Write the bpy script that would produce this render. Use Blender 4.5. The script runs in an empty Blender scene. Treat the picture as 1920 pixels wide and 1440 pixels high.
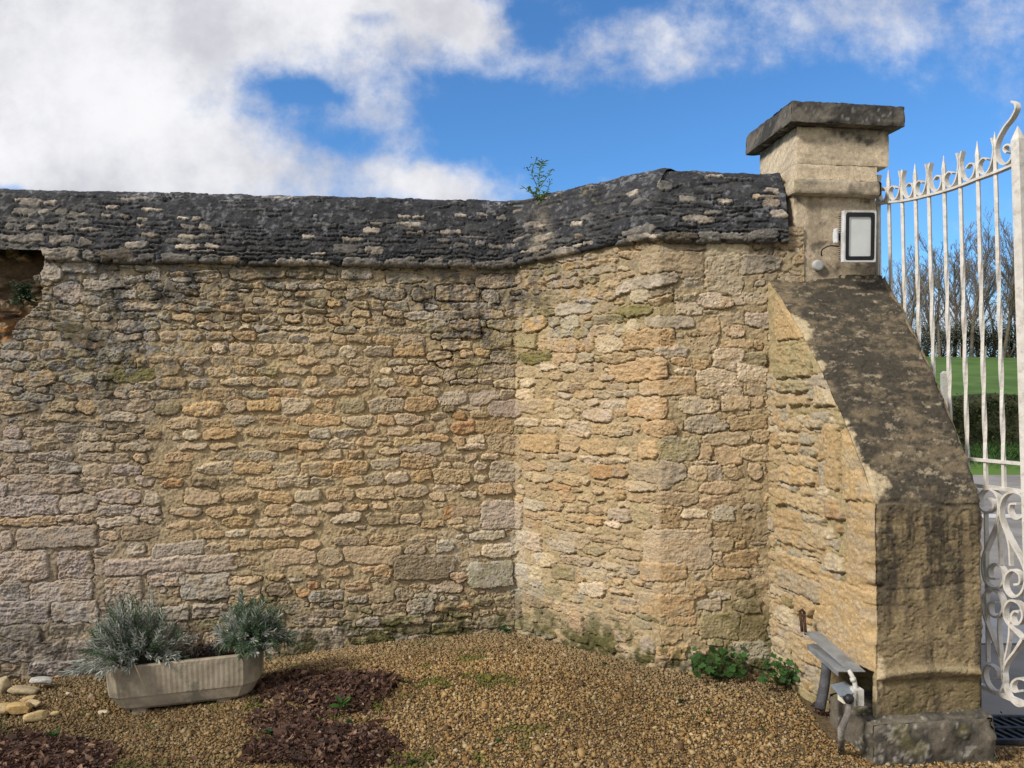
import bpy, bmesh, math, random
import numpy as np
from mathutils import Vector, Matrix, Euler

# ------------------------------------------------------------------ camera, sky, sun, exposure
SC = bpy.context.scene
COL = SC.collection
R = math.radians
PITCH = R(1.0)
FPX = 1443.0                       # focal length in pixels of the 1920 px wide photograph
CAMZ = 1.6
cam = bpy.data.objects.new('camera', bpy.data.cameras.new('camera'))
COL.objects.link(cam)
cam.location = (0, 0, CAMZ)
cam.rotation_euler = (R(90) + PITCH, 0, 0)
cam.data.sensor_width = 36.0
cam.data.lens = FPX / 1920 * 36.0
cam.data.clip_start = 0.05
cam.data.clip_end = 3000
SC.camera = cam

SUN_EL, SUN_AZ = R(38), R(236)     # azimuth clockwise from +Y: the sun stands behind the camera, to the left
sun_dir = Vector((math.sin(SUN_AZ) * math.cos(SUN_EL), math.cos(SUN_AZ) * math.cos(SUN_EL), math.sin(SUN_EL)))
sl = bpy.data.lights.new('sun', 'SUN')
sl.energy = 4.0
sl.angle = R(9)
sl.color = (1.0, 0.94, 0.85)
sun = bpy.data.objects.new('sun', sl)
COL.objects.link(sun)
sun.rotation_euler = sun_dir.to_track_quat('Z', 'Y').to_euler()

SC.view_settings.view_transform = 'Standard'
SC.view_settings.look = 'None'
SC.view_settings.exposure = 0.0
SC.view_settings.gamma = 1.0
SC.render.engine = 'CYCLES'
SC.cycles.max_bounces = 5
SC.cycles.use_denoising = True


class NT:
    """Small helper to write node trees as expressions."""
    def __init__(self, tree):
        self.t = tree
        tree.nodes.clear()

    def n(self, kind, **kw):
        nd = self.t.nodes.new(kind)
        for k, v in kw.items():
            setattr(nd, k, v)
        return nd

    def put(self, sock, v):
        if isinstance(v, (int, float)):
            sock.default_value = v
        elif isinstance(v, (tuple, list)):
            if len(v) == 3 and sock.type == 'RGBA':
                v = tuple(v) + (1.0,)
            sock.default_value = v
        elif v is not None:
            self.t.links.new(v, sock)

    def m(self, op, a, b=0.0, c=None, clamp=False):
        nd = self.n('ShaderNodeMath', operation=op, use_clamp=clamp)
        self.put(nd.inputs[0], a)
        self.put(nd.inputs[1], b)
        if c is not None:
            self.put(nd.inputs[2], c)
        return nd.outputs[0]

    def mix(self, f, a, b, mode='MIX'):
        nd = self.n('ShaderNodeMix', data_type='RGBA', blend_type=mode)
        self.put(nd.inputs[0], f)
        self.put(nd.inputs[6], a)
        self.put(nd.inputs[7], b)
        return nd.outputs[2]

    def noise(self, vec, scale, detail=4, rough=0.55, dist=0.0, out=0):
        nd = self.n('ShaderNodeTexNoise')
        self.put(nd.inputs['Vector'], vec)
        nd.inputs['Scale'].default_value = scale
        nd.inputs['Detail'].default_value = detail
        nd.inputs['Roughness'].default_value = rough
        nd.inputs['Distortion'].default_value = dist
        return nd.outputs[out]

    def ramp(self, f, lo, hi, a=0.0, b=1.0):
        nd = self.n('ShaderNodeMapRange', interpolation_type='SMOOTHSTEP')
        self.put(nd.inputs[0], f)
        for i, v in enumerate((lo, hi, a, b)):
            nd.inputs[i + 1].default_value = v
        return nd.outputs[0]

    def vmap(self, vec, scale=(1, 1, 1), loc=(0, 0, 0)):
        nd = self.n('ShaderNodeMapping')
        self.put(nd.inputs[0], vec)
        nd.inputs['Scale'].default_value = scale
        nd.inputs['Location'].default_value = loc
        return nd.outputs[0]


# world: Nishita sky with broken cloud
W = bpy.data.worlds.new('World')
SC.world = W
W.use_nodes = True
T = NT(W.node_tree)
sky = T.n('ShaderNodeTexSky', sky_type='NISHITA')
sky.sun_disc = False
sky.sun_elevation = SUN_EL
sky.sun_rotation = SUN_AZ
sky.air_density = 1.0
sky.dust_density = 0.4
sky.ozone_density = 2.0
SKY_STRENGTH = 0.12
geo = T.n('ShaderNodeTexCoord')
sep = T.n('ShaderNodeSeparateXYZ')
T.put(sep.inputs[0], geo.outputs['Generated'])
dx, dy, dz = sep.outputs
# gnomonic sky coordinates about the north (+Y) direction
ady = T.m('MAXIMUM', T.m('ABSOLUTE', dy), 0.15)
su = T.m('DIVIDE', dx, ady)
sv = T.m('DIVIDE', dz, ady)
comb = T.n('ShaderNodeCombineXYZ')
T.put(comb.inputs[0], su); T.put(comb.inputs[1], sv); T.put(comb.inputs[2], T.m('MULTIPLY', T.m('LESS_THAN', dy, 0.0), 7.3))
sp = comb.outputs[0]
# wobble for the cloud edges
wob = T.noise(sp, 2.2, 5, 0.6, 0.3, out=1)
wsep = T.n('ShaderNodeSeparateColor'); T.put(wsep.inputs[0], wob)
wu = T.m('ADD', su, T.m('MULTIPLY', T.m('SUBTRACT', wsep.outputs[0], 0.5), 0.30))
wv = T.m('ADD', sv, T.m('MULTIPLY', T.m('SUBTRACT', wsep.outputs[1], 0.5), 0.22))


def sky_blob(px, py, rx, ry, amp):
    u0, v0 = (px - 960) / FPX, (745 - py) / FPX
    a = T.m('DIVIDE', T.m('SUBTRACT', wu, u0), rx / FPX)
    b = T.m('DIVIDE', T.m('SUBTRACT', wv, v0), ry / FPX)
    r2 = T.m('ADD', T.m('MULTIPLY', a, a), T.m('MULTIPLY', b, b))
    return T.m('MULTIPLY', T.m('EXPONENT', T.m('MULTIPLY', r2, -1.0)), amp)


BLOBS = [(60, 60, 520, 300, 1.25), (640, 30, 270, 120, 0.95), (860, 80, 120, 80, 0.6), (300, 330, 360, 110, 1.0), (820, 335, 130, 55, 1.1), (700, 200, 110, 50, 0.35),
         (555, 190, 85, 30, -0.8), (610, 265, 110, 34, -0.5), (660, 60, 60, 22, -0.5), (850, 215, 90, 50, -0.4), (1260, 110, 190, 70, 0.42), (1060, 150, 100, 40, 0.30), (1010, 60, 60, 70, -0.55), (1150, 20, 120, 40, -.3),
         (1650, 20, 480, 110, 0.52), (1230, 90, 280, 120, 0.16), (1780, 600, 300, 90, 0.85), (1450, 200, 400, 60, -0.25), (20, 335, 60, 20, -1.0), (1100, 260, 250, 60, -0.4),
         (-900, 100, 900, 400, 0.8), (2700, 200, 600, 200, 0.4)]
dens = None
for b in BLOBS:
    e = sky_blob(*b)
    dens = e if dens is None else T.m('ADD', dens, e)
n1 = T.noise(sp, 3.6, 8, 0.66, 0.0)
n1b = T.noise(sp, 11.0, 6, 0.65, 0.0)
# bright cloud added unseen, overhead and behind the camera, to whiten the fill light
dens = T.m('ADD', dens, T.m('MULTIPLY', T.ramp(dz, 0.55, 0.80), 1.1))
dens = T.m('ADD', dens, T.m('MULTIPLY', T.ramp(dy, 0.05, -0.25), 1.3))
dens = T.m('ADD', dens, T.m('MULTIPLY', T.m('SUBTRACT', n1b, 0.5), 1.25))
n1c = T.noise(sp, 26, 6, 0.65, 0.0)
dens = T.m('ADD', dens, T.m('MULTIPLY', T.m('SUBTRACT', n1c, 0.5), 0.55))
dens = T.m('ADD', dens, T.m('MULTIPLY', T.m('SUBTRACT', n1, 0.5), 1.5))
cover = T.m('POWER', T.ramp(dens, 0.05, 1.15), 1.15)
shade = T.noise(sp, 4.5, 7, 0.6, 0.0)
thick = T.ramp(dens, 0.7, 1.8)
lit = T.ramp(shade, 0.32, 0.66)
c_cloud = T.mix(lit, (0.60, 0.61, 0.67), (0.97, 0.97, 1.0))
c_cloud = T.mix(T.m('MULTIPLY', thick, 0.12), c_cloud, (0.64, 0.64, 0.66))
blue = T.mix(1.0, sky.outputs[0], (0.58, 1.03, 1.44), 'MULTIPLY')
bsc = T.n('ShaderNodeVectorMath', operation='SCALE')
T.put(bsc.inputs[0], blue); bsc.inputs[3].default_value = SKY_STRENGTH
upfade = T.ramp(dz, -0.02, 0.02)
csc = T.mix(cover, bsc.outputs[0], c_cloud)
# the Background carries the sky strength; clouds are given as radiance, hence the division
fin = T.n('ShaderNodeVectorMath', operation='SCALE')
T.put(fin.inputs[0], csc); fin.inputs[3].default_value = 1.0 / SKY_STRENGTH
bg = T.n('ShaderNodeBackground')
T.put(bg.inputs[0], fin.outputs[0]); bg.inputs[1].default_value = SKY_STRENGTH
wo = T.n('ShaderNodeOutputWorld')
T.put(wo.inputs[0], bg.outputs[0])

# ------------------------------------------------------------------ numpy noise and projection helpers
RNG = np.random.default_rng(7)
_TAB = RNG.random((64, 256, 256)).astype(np.float32)
_cnt = [0]


def vnoise(x, y, seed):
    t = _TAB[seed % 64]
    xi = np.floor(x).astype(np.int64); yi = np.floor(y).astype(np.int64)
    fx = (x - xi).astype(np.float32); fy = (y - yi).astype(np.float32)
    fx = fx * fx * (3 - 2 * fx); fy = fy * fy * (3 - 2 * fy)
    x0, x1, y0, y1 = xi & 255, (xi + 1) & 255, yi & 255, (yi + 1) & 255
    return (t[y0, x0] * (1 - fx) + t[y0, x1] * fx) * (1 - fy) + (t[y1, x0] * (1 - fx) + t[y1, x1] * fx) * fy


def fbm(x, y, scale, octv=4, seed=0, gain=0.5):
    """fractal noise in -1..1 (roughly); scale = feature size in metres"""
    out = 0; a = 1.0; tot = 0; f = 1.0 / scale
    for o in range(octv):
        out = out + a * (vnoise(x * f + 17.3 * o, y * f + 9.1 * o, seed + o * 7) * 2 - 1)
        tot += a; a *= gain; f *= 2.03
    return out / tot * 1.6


def sst(x, a, b):
    t = np.clip((x - a) / (b - a), 0, 1)
    return t * t * (3 - 2 * t)


cP, sP = math.cos(PITCH), math.sin(PITCH)


def ray(px, py):
    a = (px - 960) / FPX; b = (720 - py) / FPX
    return np.array([a, cP - b * sP, sP + b * cP])


def unproj(px, py, D):
    d = ray(px, py)
    p = d * (D / d[1])
    return Vector((p[0], p[1], p[2] + CAMZ))


def project(P):
    P = np.asarray(P, dtype=float)
    x, y, z = P[..., 0], P[..., 1], P[..., 2] - CAMZ
    fw = y * cP + z * sP; up = -y * sP + z * cP
    return 960 + FPX * x / fw, 720 - FPX * up / fw


def ground_z(x, y):
    x = np.asarray(x, dtype=float); y = np.asarray(y, dtype=float)
    B = np.interp(x, [-4, -2, -1.4, -0.85, -0.35, 0.1, 0.8, 1.5, 1.95, 2.2], [-.02, -.015, .05, .11, .15, .165, .165, .16, .10, 0.0])
    S = np.clip((y - 2.6) / 1.5, 0, 1)
    S = S * S * (3 - 2 * S) * 0.75 + S * 0.25
    return B * S + 0.008 * np.sin(x * 3.1 + y * 2.3) * np.cos(y * 4.1 - x)


def ground_hit(px, py):
    z = 0.0
    for _ in range(12):
        d = ray(px, py)
        t = (z - CAMZ) / d[2]
        x, y = d[0] * t, d[1] * t
        z = 0.5 * z + 0.5 * float(ground_z(x, y))
    return Vector((x, y, float(ground_z(x, y))))


# ------------------------------------------------------------------ object helpers
def tag(o, label=None, cat=None, group=None, kind=None):
    if label: o['label'] = label
    if cat: o['category'] = cat
    if group: o['group'] = group
    if kind: o['kind'] = kind
    return o


def empty(name, loc=(0, 0, 0), rz=0.0):
    o = bpy.data.objects.new(name, None)
    COL.objects.link(o)
    o.location = loc
    o.rotation_euler = (0, 0, rz)
    o.empty_display_size = 0.1
    return o


def link(name, me, mat=None, parent=None, loc=None):
    o = bpy.data.objects.new(name, me)
    COL.objects.link(o)
    if mat is not None:
        me.materials.append(mat)
    if parent is not None:
        o.parent = parent
    if loc is not None:
        o.location = loc
    return o


def np_mesh(name, V, faces, col=None, smooth=True):
    """V (N,3); faces: list of (M,k) int arrays; col (N,3)"""
    V = np.asarray(V, dtype=np.float32).reshape(-1, 3)
    me = bpy.data.meshes.new(name)
    me.vertices.add(len(V))
    me.vertices.foreach_set('co', V.ravel())
    faces = [np.asarray(f, dtype=np.int32) for f in faces if len(f)]
    nl = sum(f.size for f in faces); nf = sum(len(f) for f in faces)
    me.loops.add(nl); me.polygons.add(nf)
    me.loops.foreach_set('vertex_index', np.concatenate([f.ravel() for f in faces]))
    sizes = np.concatenate([np.full(len(f), f.shape[1], dtype=np.int32) for f in faces])
    starts = np.concatenate([[0], np.cumsum(sizes)[:-1]]).astype(np.int32)
    me.polygons.foreach_set('loop_start', starts)
    if smooth:
        me.polygons.foreach_set('use_smooth', np.ones(nf, dtype=bool))
    if col is not None:
        a = me.attributes.new('Col', 'FLOAT_COLOR', 'POINT')
        c = np.ones((len(V), 4), dtype=np.float32)
        c[:, :3] = np.clip(col, 0.004, 0.9).reshape(-1, 3)
        a.data.foreach_set('color', c.ravel())
    me.update(calc_edges=True)
    me.validate()
    return me


def grid_faces(nr, nc, off=0, flip=False):
    i = np.arange(nr * nc).reshape(nr, nc) + off
    q = np.stack([i[:-1, :-1], i[:-1, 1:], i[1:, 1:], i[1:, :-1]], -1).reshape(-1, 4)
    return q[:, ::-1] if flip else q


class MB:
    """bag of verts/faces built up by simple shapes, linked as ONE mesh object"""
    def __init__(self):
        self.v = []; self.f = []

    def add(self, vs, fs):
        o = len(self.v)
        self.v += [tuple(p) for p in vs]
        self.f += [tuple(i + o for i in f) for f in fs]

    def box(self, c, s, M=None):
        x, y, z = s[0] / 2, s[1] / 2, s[2] / 2
        vs = [Vector((sx * x, sy * y, sz * z)) for sx in (-1, 1) for sy in (-1, 1) for sz in (-1, 1)]
        if M is not None:
            vs = [M @ p for p in vs]
        vs = [p + Vector(c) for p in vs]
        self.add(vs, [(0, 1, 3, 2), (4, 6, 7, 5), (0, 4, 5, 1), (2, 3, 7, 6), (0, 2, 6, 4), (1, 5, 7, 3)])

    def tube(self, pts, rad, seg=8, cap=True):
        pts = [Vector(p) for p in pts]
        if not hasattr(rad, '__len__'):
            rad = [rad] * len(pts)
        rings = []; nrm = None
        for i, p in enumerate(pts):
            t = (pts[min(i + 1, len(pts) - 1)] - pts[max(i - 1, 0)]).normalized()
            if nrm is None:
                nrm = t.orthogonal().normalized()
            else:
                nrm = (nrm - t * nrm.dot(t))
                nrm = nrm.normalized() if nrm.length > 1e-6 else t.orthogonal().normalized()
            b = t.cross(nrm)
            rings.append([p + (nrm * math.cos(a) + b * math.sin(a)) * rad[i] for a in [2 * math.pi * k / seg for k in range(seg)]])
        vs = [q for r in rings for q in r]
        fs = []
        for i in range(len(pts) - 1):
            for k in range(seg):
                a = i * seg + k; b2 = i * seg + (k + 1) % seg
                fs.append((a, b2, b2 + seg, a + seg))
        if cap:
            fs.append(tuple(range(seg))[::-1]); fs.append(tuple((len(pts) - 1) * seg + k for k in range(seg)))
        self.add(vs, fs)

    def strip(self, pts, side, w, t):
        """flat bar swept along pts; side = unit vector of its width"""
        pts = [Vector(p) for p in pts]; side = Vector(side).normalized()
        vs = []
        for i, p in enumerate(pts):
            tg = (pts[min(i + 1, len(pts) - 1)] - pts[max(i - 1, 0)]).normalized()
            nn = tg.cross(side).normalized()
            for a, b in ((-1, -1), (1, -1), (1, 1), (-1, 1)):
                vs.append(p + side * (a * w / 2) + nn * (b * t / 2))
        fs = []
        for i in range(len(pts) - 1):
            for k in range(4):
                a = i * 4 + k; b2 = i * 4 + (k + 1) % 4
                fs.append((a, b2, b2 + 4, a + 4))
        fs.append((3, 2, 1, 0)); n = (len(pts) - 1) * 4; fs.append((n, n + 1, n + 2, n + 3))
        self.add(vs, fs)

    def build(self, name, mat, parent=None, smooth=False, bevel=0.0, loc=None):
        me = bpy.data.meshes.new(name)
        me.from_pydata(self.v, [], self.f)
        bm = bmesh.new(); bm.from_mesh(me)
        bmesh.ops.recalc_face_normals(bm, faces=bm.faces)
        if bevel:
            bmesh.ops.bevel(bm, geom=[e for e in bm.edges if e.calc_face_angle(0) > 0.5], offset=bevel, segments=2, affect='EDGES', clamp_overlap=True)
        bm.to_mesh(me); bm.free()
        if smooth:
            me.polygons.foreach_set('use_smooth', np.ones(len(me.polygons), dtype=bool))
        return link(name, me, mat, parent, loc)


def catmull(pts, n=6):
    P = [Vector(p) for p in pts]
    P = [P[0] * 2 - P[1]] + P + [P[-1] * 2 - P[-2]]
    out = []
    for i in range(1, len(P) - 2):
        for k in range(n):
            t = k / n
            a, b, c, d = P[i - 1], P[i], P[i + 1], P[i + 2]
            out.append(0.5 * ((2 * b) + (c - a) * t + (2 * a - 5 * b + 4 * c - d) * t * t + (3 * b - a - 3 * c + d) * t ** 3))
    out.append(P[-2])
    return out


# ------------------------------------------------------------------ materials
def mat_new(name):
    m = bpy.data.materials.new(name)
    m.use_nodes = True
    t = NT(m.node_tree)
    out = t.n('ShaderNodeOutputMaterial')
    bs = t.n('ShaderNodeBsdfPrincipled')
    t.put(out.inputs[0], bs.outputs[0])
    return m, t, bs


def mat_vcol(name, rough=0.92, nscale=220.0, namp=0.35, bump=0.35, bdist=0.004, spec=0.25, nscale2=45.0):
    m, t, bs = mat_new(name)
    at = t.n('ShaderNodeAttribute'); at.attribute_name = 'Col'
    tc = t.n('ShaderNodeTexCoord').outputs['Object']
    n = t.noise(tc, nscale, 3, 0.65)
    n2 = t.noise(tc, nscale2, 5, 0.7)
    f = t.m('ADD', t.m('MULTIPLY', n, 0.5), t.m('MULTIPLY', n2, 0.5))
    g = t.ramp(f, 0.3, 0.7, 1 - namp, 1 + namp * 0.8)
    cc = t.n('ShaderNodeCombineColor')
    for i in range(3):
        t.put(cc.inputs[i], g)
    c = t.mix(1.0, at.outputs['Color'], cc.outputs[0], 'MULTIPLY')
    t.put(bs.inputs['Base Color'], c)
    bs.inputs['Roughness'].default_value = rough
    bs.inputs['Specular IOR Level'].default_value = spec
    if bump:
        bp = t.n('ShaderNodeBump')
        bp.inputs['Strength'].default_value = bump
        bp.inputs['Distance'].default_value = bdist
        t.put(bp.inputs['Height'], f)
        t.put(bs.inputs['Normal'], bp.outputs[0])
    return m


def mat_noise(name, c1, c2, scale=8.0, rough=0.8, bump=0.0, bscale=60.0, metallic=0.0, spec=0.3, c3=None, s3=3.0, lo=0.38, hi=0.62, transl=0.0):
    m, t, bs = mat_new(name)
    tc = t.n('ShaderNodeTexCoord').outputs['Object']
    c = t.mix(t.ramp(t.noise(tc, scale, 5, 0.65), lo, hi), c1, c2)
    if c3 is not None:
        c = t.mix(t.ramp(t.noise(t.vmap(tc, loc=(3.1, 7.7, 1.3)), s3, 6, 0.7), 0.5, 0.64), c, c3)
    t.put(bs.inputs['Base Color'], c)
    bs.inputs['Roughness'].default_value = rough
    bs.inputs['Metallic'].default_value = metallic
    bs.inputs['Specular IOR Level'].default_value = spec
    if bump:
        bp = t.n('ShaderNodeBump')
        bp.inputs['Strength'].default_value = bump
        bp.inputs['Distance'].default_value = 0.01
        t.put(bp.inputs['Height'], t.noise(tc, bscale, 5, 0.7))
        t.put(bs.inputs['Normal'], bp.outputs[0])
    if transl:
        tr = t.n('ShaderNodeBsdfTranslucent')
        t.put(tr.inputs[0], c)
        mx = t.n('ShaderNodeMixShader'); mx.inputs[0].default_value = transl
        t.put(mx.inputs[1], bs.outputs[0]); t.put(mx.inputs[2], tr.outputs[0])
        o = [x for x in t.t.nodes if x.type == 'OUTPUT_MATERIAL'][0]
        t.put(o.inputs[0], mx.outputs[0])
    return m


M_STONE = mat_vcol('rubble_stone', bump=0.6, bdist=0.006, nscale2=60, namp=.4)
M_COPE = mat_vcol('coping_stone', namp=0.5, bump=0.5)
M_ASHLAR = mat_vcol('dressed_stone', namp=0.4, nscale=190, nscale2=55, bump=0.6, bdist=.005)
M_GRAVEL = mat_vcol('gravel', namp=0.25, nscale=300, bump=0.0, rough=0.85)
M_LEAVES = mat_vcol('leaf_blades', namp=0.2, nscale=120, bump=0.0, rough=0.7)
_t = M_LEAVES.node_tree
_o = [n for n in _t.nodes if n.type == 'OUTPUT_MATERIAL'][0]; _b = [n for n in _t.nodes if n.type == 'BSDF_PRINCIPLED'][0]
_tr = _t.nodes.new('ShaderNodeBsdfTranslucent'); _mx = _t.nodes.new('ShaderNodeMixShader'); _mx.inputs[0].default_value = 0.3
_t.links.new(_b.inputs['Base Color'].links[0].from_socket, _tr.inputs[0])
_t.links.new(_b.outputs[0], _mx.inputs[1]); _t.links.new(_tr.outputs[0], _mx.inputs[2]); _t.links.new(_mx.outputs[0], _o.inputs[0])

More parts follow.
